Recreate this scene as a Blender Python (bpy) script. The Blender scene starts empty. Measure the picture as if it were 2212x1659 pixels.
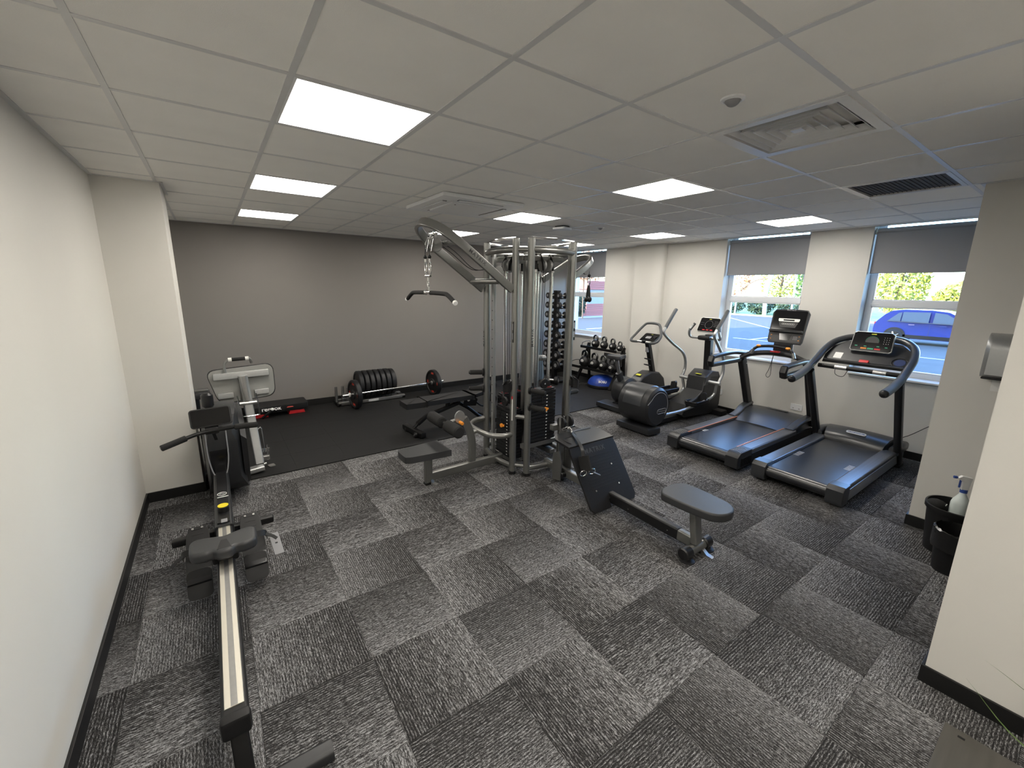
import bpy, bmesh, math, random
from mathutils import Vector as V, Matrix as M
random.seed(7)
PI = math.pi
SC = bpy.context.scene
COL = SC.collection
H = 2.66                                   # ceiling height

# ------------------------------------------------------------------ camera
cd = bpy.data.cameras.new('camera'); cam = bpy.data.objects.new('camera', cd); COL.objects.link(cam)
yaw, pit, rol = 0.61860, -0.21156, 0.01629
fw = V((math.sin(yaw)*math.cos(pit), math.cos(yaw)*math.cos(pit), math.sin(pit)))
rt = V((math.cos(yaw), -math.sin(yaw), 0)); up = rt.cross(fw)
ra = rt*math.cos(rol) + up*math.sin(rol); ub = -rt*math.sin(rol) + up*math.cos(rol)
cam.matrix_world = M(((ra.x, ub.x, -fw.x, -0.3376), (ra.y, ub.y, -fw.y, -1.9493), (ra.z, ub.z, -fw.z, 1.8874), (0, 0, 0, 1)))
cd.sensor_width = 36; cd.sensor_fit = 'HORIZONTAL'; cd.lens = 905.45/2212*36
cd.shift_x = (1106-1108.34)/2212; cd.shift_y = (816.05-829.5)/2212
cd.clip_start = 0.05; cd.clip_end = 300
SC.camera = cam

# ------------------------------------------------------------------ world, sun, exposure
w = bpy.data.worlds.new('sky'); SC.world = w; w.use_nodes = True
nt = w.node_tree; bg = nt.nodes['Background']
sk = nt.nodes.new('ShaderNodeTexSky'); sk.sky_type = 'NISHITA'; sk.sun_disc = False
sk.sun_elevation = math.radians(26); sk.sun_rotation = math.radians(-75); sk.air_density = 1.3; sk.dust_density = 0.6; sk.ozone_density = 2.0
tint = nt.nodes.new('ShaderNodeMix'); tint.data_type = 'RGBA'; tint.blend_type = 'MULTIPLY'; tint.inputs[0].default_value = 1; tint.inputs[7].default_value = (.68, .87, 1.18, 1)
nt.links.new(sk.outputs[0], tint.inputs[6]); nt.links.new(tint.outputs[2], bg.inputs[0]); bg.inputs[1].default_value = SKY_STRENGTH = 1.9
sl = bpy.data.lights.new('sun', 'SUN'); sl.energy = 11.0; sl.angle = 0.01; sl.color = (1.0, 0.86, 0.62)
so = bpy.data.objects.new('sun', sl); COL.objects.link(so)
so.rotation_euler = V((0.88, -0.20, -0.44)).to_track_quat('-Z', 'Y').to_euler()
PANEL = 22.5                               # strength of the ceiling light panels
SC.view_settings.view_transform = 'Standard'; SC.view_settings.look = 'None'
SC.view_settings.gamma = 1.0; SC.view_settings.use_curve_mapping = False
SC.view_settings.exposure = 0.22
SC.cycles.max_bounces = 8; SC.cycles.diffuse_bounces = 5; SC.cycles.glossy_bounces = 4
SC.cycles.transparent_max_bounces = 12; SC.cycles.transmission_bounces = 6
SC.cycles.use_denoising = True; SC.cycles.sample_clamp_indirect = 8.0

# ------------------------------------------------------------------ materials
def nodes(name):
    m = bpy.data.materials.new(name); m.use_nodes = True
    return m, m.node_tree, m.node_tree.nodes['Principled BSDF']
def N(t, kind, **kw):
    n = t.nodes.new(kind)
    for k, v in kw.items(): setattr(n, k, v)
    return n
def pm(name, col, rough=.5, metal=0., var=.12, scale=18., bump=0., bscale=120., coat=0., spec=None):
    """principled paint / plastic / metal with a little procedural tone variation and relief"""
    m, t, b = nodes(name)
    tc = N(t, 'ShaderNodeTexCoord'); no = N(t, 'ShaderNodeTexNoise'); no.inputs['Scale'].default_value = scale; no.inputs['Detail'].default_value = 3
    t.links.new(tc.outputs['Object'], no.inputs['Vector'])
    mx = N(t, 'ShaderNodeMix', data_type='RGBA'); c = V(col)
    mx.inputs[6].default_value = (*(c*(1-var)), 1); mx.inputs[7].default_value = (*[min(1, x) for x in c*(1+var)], 1)
    t.links.new(no.outputs['Fac'], mx.inputs[0]); t.links.new(mx.outputs[2], b.inputs['Base Color'])
    b.inputs['Roughness'].default_value = rough; b.inputs['Metallic'].default_value = metal
    if coat: b.inputs['Coat Weight'].default_value = coat; b.inputs['Coat Roughness'].default_value = .12
    if spec is not None: b.inputs['Specular IOR Level'].default_value = spec
    if bump:
        n2 = N(t, 'ShaderNodeTexNoise'); n2.inputs['Scale'].default_value = bscale; n2.inputs['Detail'].default_value = 4
        bp = N(t, 'ShaderNodeBump'); bp.inputs['Strength'].default_value = bump; bp.inputs['Distance'].default_value = .002
        t.links.new(tc.outputs['Object'], n2.inputs['Vector']); t.links.new(n2.outputs['Fac'], bp.inputs['Height']); t.links.new(bp.outputs[0], b.inputs['Normal'])
    return m
def em(name, col, s):
    m, t, b = nodes(name); b.inputs['Base Color'].default_value = (.8, .8, .8, 1)
    b.inputs['Emission Color'].default_value = (*col, 1); b.inputs['Emission Strength'].default_value = s
    return m
def glassmat(name, tint, op):
    """thin pane: mostly clear, with a weak mirror reflection"""
    m, t, b = nodes(name); out = t.nodes['Material Output']
    tr = N(t, 'ShaderNodeBsdfTransparent'); tr.inputs[0].default_value = (*tint, 1)
    gl = N(t, 'ShaderNodeBsdfGlossy'); gl.inputs['Roughness'].default_value = .02
    fr = N(t, 'ShaderNodeFresnel'); fr.inputs[0].default_value = 1.35
    ml = N(t, 'ShaderNodeMath', operation='MULTIPLY'); ml.inputs[1].default_value = op
    t.links.new(fr.outputs[0], ml.inputs[0])
    mx = N(t, 'ShaderNodeMixShader'); t.links.new(ml.outputs[0], mx.inputs[0]); t.links.new(tr.outputs[0], mx.inputs[1]); t.links.new(gl.outputs[0], mx.inputs[2])
    t.links.new(mx.outputs[0], out.inputs[0]); return m
def carpet():
    m, t, b = nodes('carpet'); L = t.links.new
    tc = N(t, 'ShaderNodeTexCoord'); oi = N(t, 'ShaderNodeObjectInfo')
    sx = N(t, 'ShaderNodeSeparateXYZ'); L(tc.outputs['Object'], sx.inputs[0])
    off = N(t, 'ShaderNodeVectorMath', operation='SCALE'); off.inputs[0].default_value = (13.7, 7.9, 3.1); L(oi.outputs['Random'], off.inputs['Scale'])
    def streak(ax, ay, detail=2.0):
        mp = N(t, 'ShaderNodeVectorMath', operation='MULTIPLY'); mp.inputs[1].default_value = (ax, ay, 1); L(tc.outputs['Object'], mp.inputs[0])
        ad = N(t, 'ShaderNodeVectorMath', operation='ADD'); L(mp.outputs[0], ad.inputs[0]); L(off.outputs[0], ad.inputs[1])
        n = N(t, 'ShaderNodeTexNoise'); n.inputs['Scale'].default_value = 1; n.inputs['Detail'].default_value = detail; n.inputs['Roughness'].default_value = .6
        L(ad.outputs[0], n.inputs['Vector']); return n.outputs['Fac']
    fine = streak(60, 260); line = streak(14, 110, 1.5); tuft = streak(200, 420, 1)
    g = N(t, 'ShaderNodeMapRange'); L(sx.outputs['Y'], g.inputs['Value'])
    g.inputs['From Min'].default_value = -.25; g.inputs['From Max'].default_value = .25; g.inputs['To Min'].default_value = 0; g.inputs['To Max'].default_value = 1
    def ma(a, b, c): # a*b+c, numbers or sockets
        n = N(t, 'ShaderNodeMath', operation='MULTIPLY_ADD')
        for k, q in enumerate((a, b, c)):
            if isinstance(q, (int, float)): n.inputs[k].default_value = q
            else: L(q, n.inputs[k])
        return n.outputs[0]
    # tufted rows about 12 mm apart, wavering a little; flecks of yarn along them; lighter and more even toward one edge
    yy = ma(line, .010, sx.outputs['Y']); ph = ma(yy, 2*PI/.0125, 0.0)
    sn = N(t, 'ShaderNodeMath', operation='SINE'); L(ph, sn.inputs[0])
    amp = ma(g.outputs[0], .075, .035); rows = ma(sn.outputs[0], amp, .5)
    c1 = ma(fine, .9, -.45); c2 = ma(tuft, .55, -.275); c3 = ma(line, .35, -.175)
    su = N(t, 'ShaderNodeMath', operation='ADD'); L(c1, su.inputs[0]); L(c2, su.inputs[1])
    su2 = N(t, 'ShaderNodeMath', operation='ADD'); L(su.outputs[0], su2.inputs[0]); L(c3, su2.inputs[1])
    c = N(t, 'ShaderNodeMath', operation='ADD'); L(su2.outputs[0], c.inputs[0]); L(rows, c.inputs[1])
    d = N(t, 'ShaderNodeMath', operation='MULTIPLY_ADD'); L(g.outputs[0], d.inputs[0]); d.inputs[1].default_value = -.15; L(c.outputs[0], d.inputs[2])
    r = N(t, 'ShaderNodeValToRGB'); L(d.outputs[0], r.inputs[0]); e = r.color_ramp.elements
    e[0].position = .30; e[0].color = (.022, .021, .021, 1); e[1].position = .70; e[1].color = (.37, .37, .375, 1)
    k = e.new(.46); k.color = (.085, .083, .083, 1)
    L(r.outputs[0], b.inputs['Base Color']); b.inputs['Roughness'].default_value = .95; b.inputs['Specular IOR Level'].default_value = .1
    bp = N(t, 'ShaderNodeBump'); bp.inputs['Strength'].default_value = .55; bp.inputs['Distance'].default_value = .004
    L(c.outputs[0], bp.inputs['Height']); L(bp.outputs[0], b.inputs['Normal'])
    return m
def rubber():
    m, t, b = nodes('rubber floor'); L = t.links.new
    tc = N(t, 'ShaderNodeTexCoord'); v = N(t, 'ShaderNodeTexNoise'); v.inputs['Scale'].default_value = 380; v.inputs['Detail'].default_value = 1
    L(tc.outputs['Object'], v.inputs['Vector']); r = N(t, 'ShaderNodeValToRGB'); L(v.outputs['Fac'], r.inputs[0]); e = r.color_ramp.elements
    e[0].position = .35; e[0].color = (.004, .004, .004, 1); e[1].position = .8; e[1].color = (.013, .013, .013, 1)
    L(r.outputs[0], b.inputs['Base Color']); b.inputs['Roughness'].default_value = .7; b.inputs['Specular IOR Level'].default_value = .35
    return m
def streaked(name, col, rough, metal, ax, amt=.25):
    m, t, b = nodes(name); L = t.links.new
    tc = N(t, 'ShaderNodeTexCoord'); mp = N(t, 'ShaderNodeVectorMath', operation='MULTIPLY'); mp.inputs[1].default_value = ax; L(tc.outputs['Object'], mp.inputs[0])
    n = N(t, 'ShaderNodeTexNoise'); n.inputs['Scale'].default_value = 1; n.inputs['Detail'].default_value = 4; L(mp.outputs[0], n.inputs['Vector'])
    mx = N(t, 'ShaderNodeMix', data_type='RGBA'); c = V(col); mx.inputs[6].default_value = (*(c*(1-amt)), 1); mx.inputs[7].default_value = (*[min(1, x) for x in c*(1+amt)], 1)
    L(n.outputs['Fac'], mx.inputs[0]); L(mx.outputs[2], b.inputs['Base Color'])
    b.inputs['Roughness'].default_value = rough; b.inputs['Metallic'].default_value = metal; return m
def brickmat():
    m, t, b = nodes('brick'); L = t.links.new
    tc = N(t, 'ShaderNodeTexCoord'); sp = N(t, 'ShaderNodeSeparateXYZ'); L(tc.outputs['Object'], sp.inputs[0])
    cb = N(t, 'ShaderNodeCombineXYZ'); L(sp.outputs['Y'], cb.inputs[0]); L(sp.outputs['Z'], cb.inputs[1])
    br = N(t, 'ShaderNodeTexBrick'); L(cb.outputs[0], br.inputs['Vector']); br.inputs['Scale'].default_value = 1
    br.inputs['Color1'].default_value = (.42, .10, .075, 1); br.inputs['Color2'].default_value = (.33, .08, .06, 1); br.inputs['Mortar'].default_value = (.4, .33, .3, 1)
    br.inputs['Brick Width'].default_value = .23; br.inputs['Row Height'].default_value = .075; br.inputs['Mortar Size'].default_value = .008
    L(br.outputs[0], b.inputs['Base Color']); b.inputs['Roughness'].default_value = .9; return m
def leafmat(name, c1, c2):
    m, t, b = nodes(name); L = t.links.new
    tc = N(t, 'ShaderNodeTexCoord'); n = N(t, 'ShaderNodeTexNoise'); n.inputs['Scale'].default_value = 2.2; n.inputs['Detail'].default_value = 5; L(tc.outputs['Object'], n.inputs['Vector'])
    r = N(t, 'ShaderNodeValToRGB'); L(n.outputs['Fac'], r.inputs[0]); e = r.color_ramp.elements; e[0].position = .35; e[0].color = (*c1, 1); e[1].position = .65; e[1].color = (*c2, 1)
    L(r.outputs[0], b.inputs['Base Color']); b.inputs['Roughness'].default_value = .6; b.inputs['Transmission Weight'].default_value = 0.0
    return m

MT = dict(
    white=pm('warm white wall paint', (.665, .65, .612), .75, var=.02, scale=3, bump=.08, bscale=260),
    dark=pm('dark grey wall paint', (.205, .19, .178), .7, var=.03, scale=3, bump=.08, bscale=260),
    tile=pm('mineral ceiling tile', (.91, .895, .86), .95, var=.03, scale=6, bump=.35, bscale=420),
    bar=pm('white ceiling bar', (.66, .66, .66), .3, var=.02),
    trimw=pm('white gloss trim', (.80, .81, .82), .28, var=.02),
    upvc=pm('white window plastic', (.78, .80, .82), .25, var=.02),
    board=pm('black skirting board', (.006, .006, .006), .45, var=.2),
    blind=pm('grey blind fabric', (.27, .275, .295), .85, var=.06, scale=300, bump=.2, bscale=700),
    panel=em('lit diffuser', (1.0, .94, .85), PANEL),
    carpet=carpet(), rubber=rubber(),
    frame=pm('gunmetal frame paint', (.235, .235, .225), .33, .75, var=.06, scale=60, coat=.35),
    silver=pm('silver frame paint', (.42, .43, .43), .34, .7, var=.05, scale=60, coat=.2),
    chrome=pm('chrome', (.82, .82, .82), .12, 1.0, var=.04),
    under=pm('grey pad underside', (.24, .24, .228), .55, var=.05),
    mesh=pm('fine dark grille mesh', (.05, .049, .047), .7, var=.2, scale=300),
    dsteel=pm('dark polished steel', (.16, .16, .16), .22, 1.0, var=.1, scale=40),
    dred=pm('dark red plastic', (.16, .012, .012), .5, var=.1),
    steel=pm('brushed steel', (.55, .55, .54), .3, 1.0, var=.08, scale=40),
    alu=streaked('aluminium rail', (.86, .82, .72), .38, 1.0, (40, .6, 1), .06),
    greydisc=pm('grey pulley plastic', (.20, .20, .195), .45, .2, var=.06),
    blackp=pm('black plastic', (.009, .009, .0095), .45, var=.25, scale=40, bump=.06, bscale=500, spec=.35),
    satin=pm('satin black plastic', (.010, .010, .011), .33, var=.2, scale=30, spec=.45),
    char=pm('charcoal plastic', (.020, .021, .023), .38, var=.15, scale=30, bump=.06, bscale=700, spec=.45),
    blackm=pm('black painted metal', (.008, .008, .0085), .38, .2, var=.2, scale=40, spec=.4),
    iron=pm('black weight iron', (.010, .010, .011), .45, .1, var=.25, scale=60, bump=.1, bscale=400, spec=.4),
    foam=pm('black foam grip', (.015, .015, .015), .8, var=.3, scale=120, bump=.3, bscale=500, spec=.3),
    grip=pm('grey rubber grip', (.07, .075, .08), .6, var=.15, scale=90, bump=.2, bscale=600),
    vinyl=pm('black upholstery', (.012, .012, .013), .48, var=.2, scale=120, bump=.12, bscale=420, spec=.4),
    gvinyl=pm('charcoal upholstery', (.030, .031, .033), .45, var=.12, scale=140, bump=.15, bscale=420),
    belt=pm('running belt', (.016, .017, .02), .30, var=.2, scale=160, bump=.06, bscale=900, spec=.9),
    rail=streaked('grooved side rail', (.15, .155, .165), .3, .55, (2, 160, 2), .3),
    hood=pm('treadmill hood plastic', (.03, .032, .036), .3, var=.12, scale=60, bump=.03, bscale=500, spec=.8),
    orange=pm('orange plastic', (.86, .30, .03), .4, var=.05),
    copper=pm('copper strip', (.52, .20, .10), .4, .5, var=.08),
    yellow=pm('yellow plastic', (.85, .68, .02), .4, var=.04),
    red=pm('red plastic', (.62, .02, .025), .42, var=.06),
    blue=pm('blue rubber', (.012, .045, .30), .38, var=.1, scale=14),
    bluemat=pm('blue foam mat', (.02, .04, .14), .7, var=.1),
    print=pm('white print', (.75, .75, .73), .5, var=.03),
    pgrey=pm('grey print', (.25, .25, .26), .5, var=.05),
    pdark=pm('dark print', (.05, .05, .05), .5, var=.05),
    pred=pm('red print', (.55, .05, .03), .5, var=.06),
    pgreen=pm('green print', (.05, .42, .22), .5, var=.06),
    pyel=pm('yellow print', (.62, .62, .05), .5, var=.06),
    pblue=pm('blue print', (.03, .07, .28), .5, var=.06),
    screen=pm('dark display glass', (.006, .006, .007), .1, var=.1),
    bag=pm('bin liner', (.012, .012, .012), .22, var=.2, scale=40, bump=.6, bscale=40),
    milk=pm('cloudy bottle plastic', (.62, .68, .66), .35, var=.04),
    paint=pm('blue car paint', (.008, .035, .19), .25, .2, var=.08, coat=.8),
    tyre=pm('tyre rubber', (.018, .018, .019), .75, var=.2),
    carglass=pm('car window glass', (.12, .17, .20), .05, .4, var=.1),
    asphalt=pm('car park asphalt', (.085, .080, .074), .9, var=.18, scale=4, bump=.3, bscale=60),
    paintline=pm('road paint', (.72, .73, .74), .7, var=.06, scale=20),
    kerb=pm('kerb stone', (.42, .41, .39), .9, var=.1, scale=8),
    brick=brickmat(), render=pm('grey cladding', (.34, .33, .34), .8, var=.06, scale=2),
    bark=pm('pale birch bark', (.48, .46, .42), .9, var=.4, scale=9, bump=.5, bscale=20),
    twig=pm('brown branch bark', (.16, .11, .07), .9, var=.3, scale=9),
    leafy=leafmat('yellow green leaves', (.20, .24, .03), (.52, .50, .10)),
    leafg=leafmat('green leaves', (.03, .085, .015), (.14, .24, .04)),
    leafd=leafmat('dark hedge leaves', (.012, .03, .012), (.06, .09, .03)),
    leafo=leafmat('autumn leaves', (.42, .17, .06), (.62, .36, .16)),
    glass=glassmat('window glass', (.95, .97, .97), .5),
    wood=streaked('grey wood effect', (.062, .058, .05), .6, 0, (3, 40, 40), .3),
    blade=pm('grass blade green', (.06, .11, .02), .5, var=.3, scale=30),
    pot=pm('white planter', (.75, .74, .71), .4, var=.03),
    soil=pm('potting soil', (.03, .02, .014), .95, var=.4, scale=60, bump=.6, bscale=90),
)

# ------------------------------------------------------------------ mesh helpers
def fr(o, x, y):
    """matrix with origin o, x axis x, y axis near y"""
    x = V(x).normalized(); z = x.cross(V(y)).normalized(); y = z.cross(x)
    return M(((x.x, y.x, z.x, o[0]), (x.y, y.y, z.y, o[1]), (x.z, y.z, z.z, o[2]), (0, 0, 0, 1)))
def spline(pts, k=6, closed=False):
    P = [V(p) for p in pts]; n = len(P)
    if n < 3: return P
    out = []; R = range(n if closed else n-1)
    for i in R:
        p1, p2 = P[i], P[(i+1) % n]
        p0 = P[i-1] if (i > 0 or closed) else p1*2-p2
        p3 = P[(i+2) % n] if (i+2 < n or closed) else p2*2-p1
        for s in range(k):
            t = s/k
            out.append(.5*((2*p1)+(p2-p0)*t+(2*p0-5*p1+4*p2-p3)*t*t+(3*p1-p0-3*p2+p3)*t**3))
    if not closed: out.append(P[-1])
    return out
def rrect(w, h, r, k=4):
    """rounded rectangle outline, centred"""
    o = []; r = min(r, w/2-1e-5, h/2-1e-5)
    for cx, cy, a in ((w/2-r, h/2-r, 0), (-w/2+r, h/2-r, 90), (-w/2+r, -h/2+r, 180), (w/2-r, -h/2+r, 270)):
        for i in range(k+1):
            t = math.radians(a+90*i/k); o.append((cx+r*math.cos(t), cy+r*math.sin(t)))
    return o
def roundpoly(pts, r, k=4):
    o = []; n = len(pts)
    for i in range(n):
        p = V((*pts[i], 0)); a = V((*pts[i-1], 0))-p; b = V((*pts[(i+1) % n], 0))-p; q = min(r, a.length*.48, b.length*.48); a = p+a.normalized()*q; b = p+b.normalized()*q
        for j in range(k+1):
            t = j/k; c = a*(1-t)**2+p*2*t*(1-t)+b*t*t; o.append((c.x, c.y))
    return o
def circ(r, n=16, ry=None): return [(r*math.cos(2*PI*i/n), (ry or r)*math.sin(2*PI*i/n)) for i in range(n)]
class MB:
    def __init__(s): s.v = []; s.f = []
    def add(s, v, f, m=None):
        o = len(s.v); s.v += [(m @ V(p)) if m else V(p) for p in v]; s.f += [tuple(i+o for i in q) for q in f]; return s
    def bm(s, b, m=None):
        b.verts.index_update(); r = s.add([p.co.copy() for p in b.verts], [[x.index for x in q.verts] for q in b.faces], m); b.free(); return r
    def box(s, c, d, bev=0, m=None, seg=2):
        b = bmesh.new(); bmesh.ops.create_cube(b, size=1)
        for p in b.verts: p.co = V((p.co.x*d[0]+c[0], p.co.y*d[1]+c[1], p.co.z*d[2]+c[2]))
        if bev: bmesh.ops.bevel(b, geom=b.edges[:], offset=bev, segments=seg, profile=.5, affect='EDGES', clamp_overlap=True)
        return s.bm(b, m)
    def bx(s, a, c, bev=0, m=None): return s.box([(p+q)/2 for p, q in zip(a, c)], [abs(q-p) for p, q in zip(a, c)], bev, m)
    def prism(s, out, z0, z1, m=None, bev=0, seg=2):
        b = bmesh.new(); lo = [b.verts.new((p[0], p[1], z0)) for p in out]; hi = [b.verts.new((p[0], p[1], z1)) for p in out]; n = len(out)
        b.faces.new(lo[::-1]); b.faces.new(hi)
        for i in range(n): b.faces.new((lo[i], lo[(i+1) % n], hi[(i+1) % n], hi[i]))
        bmesh.ops.recalc_face_normals(b, faces=b.faces[:])
        if bev:
            ed = [e for e in b.edges if abs(e.verts[0].co.z-e.verts[1].co.z) < 1e-7]
            bmesh.ops.bevel(b, geom=ed, offset=bev, segments=seg, profile=.5, affect='EDGES', clamp_overlap=True)
        return s.bm(b, m)
    def sweep(s, pts, prof, upv=None, closed=False, cap=True, scale=None):
        P = [V(p) for p in pts]; n = len(P); k = len(prof); vs = []; fs = []; u = None
        for i in range(n):
            a = P[(i-1) % n] if (i or closed) else P[0]; c = P[(i+1) % n] if (i < n-1 or closed) else P[-1]
            t = (c-a).normalized()
            if upv is not None: u = V(upv)
            elif u is None: u = V((0, 0, 1)) if abs(t.z) < .9 else V((1, 0, 0))
            x = u.cross(t)
            if x.length < 1e-4: x = V((1, 0, 0)).cross(t)
            x.normalize(); u2 = t.cross(x)
            if upv is None: u = u2
            q = scale[i] if scale else 1
            vs += [P[i]+x*(a2*q)+u2*(b2*q) for a2, b2 in prof]
        for i in range(n if closed else n-1):
            j = (i+1) % n
            for e in range(k): fs.append((i*k+e, i*k+(e+1) % k, j*k+(e+1) % k, j*k+e))
        if cap and not closed: fs.append(tuple(range(k))[::-1]); fs.append(tuple((n-1)*k+e for e in range(k)))
        return s.add(vs, fs)
    def tube(s, pts, r, n=12, k=5, closed=False, smooth=True, ry=None, scale=None):
        return s.sweep(spline(pts, k, closed) if smooth else pts, circ(r, n, ry), closed=closed, scale=scale)
    def cyl(s, a, b, r, r2=None, n=18, bev=0):
        a, b = V(a), V(b); d = (b-a); L = d.length; d.normalize()
        if bev: pr = [(r-bev, 0), (r, bev), (r2 or r, L-bev), ((r2 or r)-bev, L)]
        else: pr = [(r, 0), (r if r2 is None else r2, L)]
        x = d.orthogonal(); return s.lathe(pr, n, fr(a, x, d.cross(x)))
    def lathe(s, pr, n=24, m=None, cap=True):
        vs = []; fs = []
        for r, z in pr: vs += [(r*math.cos(2*PI*i/n), r*math.sin(2*PI*i/n), z) for i in range(n)]
        for j in range(len(pr)-1):
            for i in range(n): fs.append((j*n+i, j*n+(i+1) % n, (j+1)*n+(i+1) % n, (j+1)*n+i))
        if cap: fs.append(tuple(range(n))[::-1]); fs.append(tuple((len(pr)-1)*n+i for i in range(n)))
        return s.add(vs, fs, m)
    def ball(s, c, r, sc=(1, 1, 1), n=16, z0=-1, z1=1):
        a0, a1 = math.asin(max(-1, z0)), math.asin(min(1, z1)); pr = []
        for i in range(n//2+1):
            a = a0+(a1-a0)*i/(n//2); pr.append((max(r*math.cos(a), 1e-4), r*math.sin(a)))
        return s.lathe(pr, n, M.Translation(c) @ M.Diagonal((*sc, 1)))
    def ring(s, c, R, r, ax=(0, 0, 1), n=24, k=8):
        x = V(ax).normalized().orthogonal(); y = V(ax).normalized().cross(x)
        return s.sweep([V(c)+x*R*math.cos(2*PI*i/n)+y*R*math.sin(2*PI*i/n) for i in range(n)], circ(r, k), closed=True)
    def loft(s, rings, cap=True):
        k = len(rings[0]); vs = [p for q in rings for p in q]; fs = []
        for i in range(len(rings)-1):
            for e in range(k): fs.append((i*k+e, i*k+(e+1) % k, (i+1)*k+(e+1) % k, (i+1)*k+e))
        if cap: fs.append(tuple(range(k))[::-1]); fs.append(tuple((len(rings)-1)*k+e for e in range(k)))
        return s.add(vs, fs)
    def xf(s, m): s.v = [m @ p for p in s.v]; return s
    def mesh(s, name, mat, off=(0, 0, 0), flat=False, ang=38):
        me = bpy.data.meshes.new(name); o = V(off); me.from_pydata([tuple(p-o) for p in s.v], [], s.f); me.update()
        b = bmesh.new(); b.from_mesh(me); bmesh.ops.recalc_face_normals(b, faces=b.faces[:]); b.to_mesh(me); b.free()
        me.materials.append(mat)
        if not flat: me.shade_smooth(); me.set_sharp_from_angle(angle=math.radians(ang))
        return me
def link(name, data, parent=None):
    o = bpy.data.objects.new(name, data); COL.objects.link(o)
    if data is not None and 12 < len(data.polygons) < 4000 and not data.polygons[0].use_smooth is False:
        w = o.modifiers.new('weighted normals', 'WEIGHTED_NORMAL'); w.keep_sharp = True; w.weight = 50
    if parent: o.parent = parent
    return o
def root(o):
    while o.parent: o = o.parent
    return o
def part(name, mb, mat, parent, label=None, ang=38):
    """mesh child written in world coordinates; the thing's base point is subtracted"""
    o = link(name, mb.mesh(name, MT[mat], root(parent).get('_o', (0, 0, 0)), ang=ang), parent)
    if label: o['label'] = label
    return o
def thing(name, label, cat, at=(0, 0, 0), group=None):
    o = link(name, None); o.location = at; o['_o'] = tuple(at); o['label'] = label; o['category'] = cat; o.empty_display_size = .1
    if group: o['group'] = group
    return o
def solo(name, mb, mat, label, cat, at=(0, 0, 0), group=None, kind=None, ang=38):
    o = link(name, mb.mesh(name, MT[mat], at, ang=ang)); o.location = at; o['label'] = label; o['category'] = cat; o['_o'] = tuple(at)
    if group: o['group'] = group
    if kind: o['kind'] = kind
    return o
def struct(name, mb, mat, label=None, parent=None, at=(0, 0, 0)):
    o = link(name, mb.mesh(name, MT[mat], at if not parent else root(parent).get('_o', (0, 0, 0))), parent)
    if not parent: o['kind'] = 'structure'; o.location = at; o['_o'] = tuple(at)
    if label: o['label'] = label
    return o
def copytree(o, loc=None, rz=None, label=None, parent=None):
    c = o.copy(); COL.objects.link(c); c.parent = parent
    if loc is not None: c.location = loc
    if rz is not None: c.rotation_euler[2] = rz
    if label: c['label'] = label
    for ch in list(o.children): copytree(ch, parent=c)
    return c
def text(name, body, size, mat, parent, m, bold=0.0, sx=1.0, align='CENTER', spacing=1.0):
    cu = bpy.data.curves.new(name, 'FONT'); cu.body = body; cu.size = size; cu.align_x = align; cu.align_y = 'CENTER'; cu.extrude = .0004; cu.offset = bold; cu.space_character = spacing
    cu.resolution_u = 3; cu.materials.append(MT[mat]); tmp = bpy.data.objects.new(name, cu); me = bpy.data.meshes.new_from_object(tmp); bpy.data.objects.remove(tmp); o = link(name, me, parent)
    q = M.Translation(-V(root(parent).get('_o', (0, 0, 0)))) @ m @ M.Diagonal((sx, 1, 1, 1)); o.matrix_local = q
    return o
def pad(outline, m, th, bev):
    """upholstered pad: outline in the plane of m, thickness th below the plane"""
    return MB().prism(outline, -th, 0, m, bev, 3)

# ================================================================== the room
X0, X1, YB, YF = -0.987, 6.14, 5.15, -4.8      # left wall, window wall, dark wall, wall behind the camera
WIN = [(4.037, 5.12), (0.50, 1.603), (-1.262, -0.157)]; SILL = .925
struct('wall_left', MB().bx((X0-.15, YF, -.1), (X0, YB+.2, H+.4)), 'white')
pier = struct('wall_pier', MB().bx((X0, 2.61, 0), (-.58, 3.17, H+.05)), 'white')
struct('wall_back', MB().bx((X0-.15, YB, -.1), (X1+.35, YB+.25, H+.4)), 'dark')
struct('wall_front', MB().bx((X0-.15, YF-.2, -.1), (X1+.35, YF, H+.4)), 'white')
wb = MB(); ys = [YF] + [y for a, b in reversed(WIN) for y in (a, b)] + [YB]
for i in range(0, len(ys), 2): wb.bx((X1, ys[i], -.5), (X1+.36, ys[i+1], H+.4))
for a, b in WIN: wb.bx((X1, a, -.5), (X1+.36, b, SILL-.04)); wb.bx((X1, a, H+.14), (X1+.36, b, H+.4)); wb.bx((X1, a, H+.03), (X1+.10, b, H+.14))
struct('wall_right', wb, 'white')
po = [(X1+.01, 3.30), (5.99, 3.19), (5.99, 2.80)] + [(6.09-.10*math.cos(t)+.0, 2.80-.16*math.sin(t)) for t in [i*PI/2/8 for i in range(1, 9)]] + [(X1+.01, 2.64)]
struct('wall_pillar', MB().prism(po, 0, H+.05), 'white')
struct('wall_column', MB().bx((4.23, YF, 0), (4.75, -1.27, H+.05)), 'white')
struct('wall_near', MB().bx((2.36, YF, 0), (2.62, -1.73, H+.05)), 'white')
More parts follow.
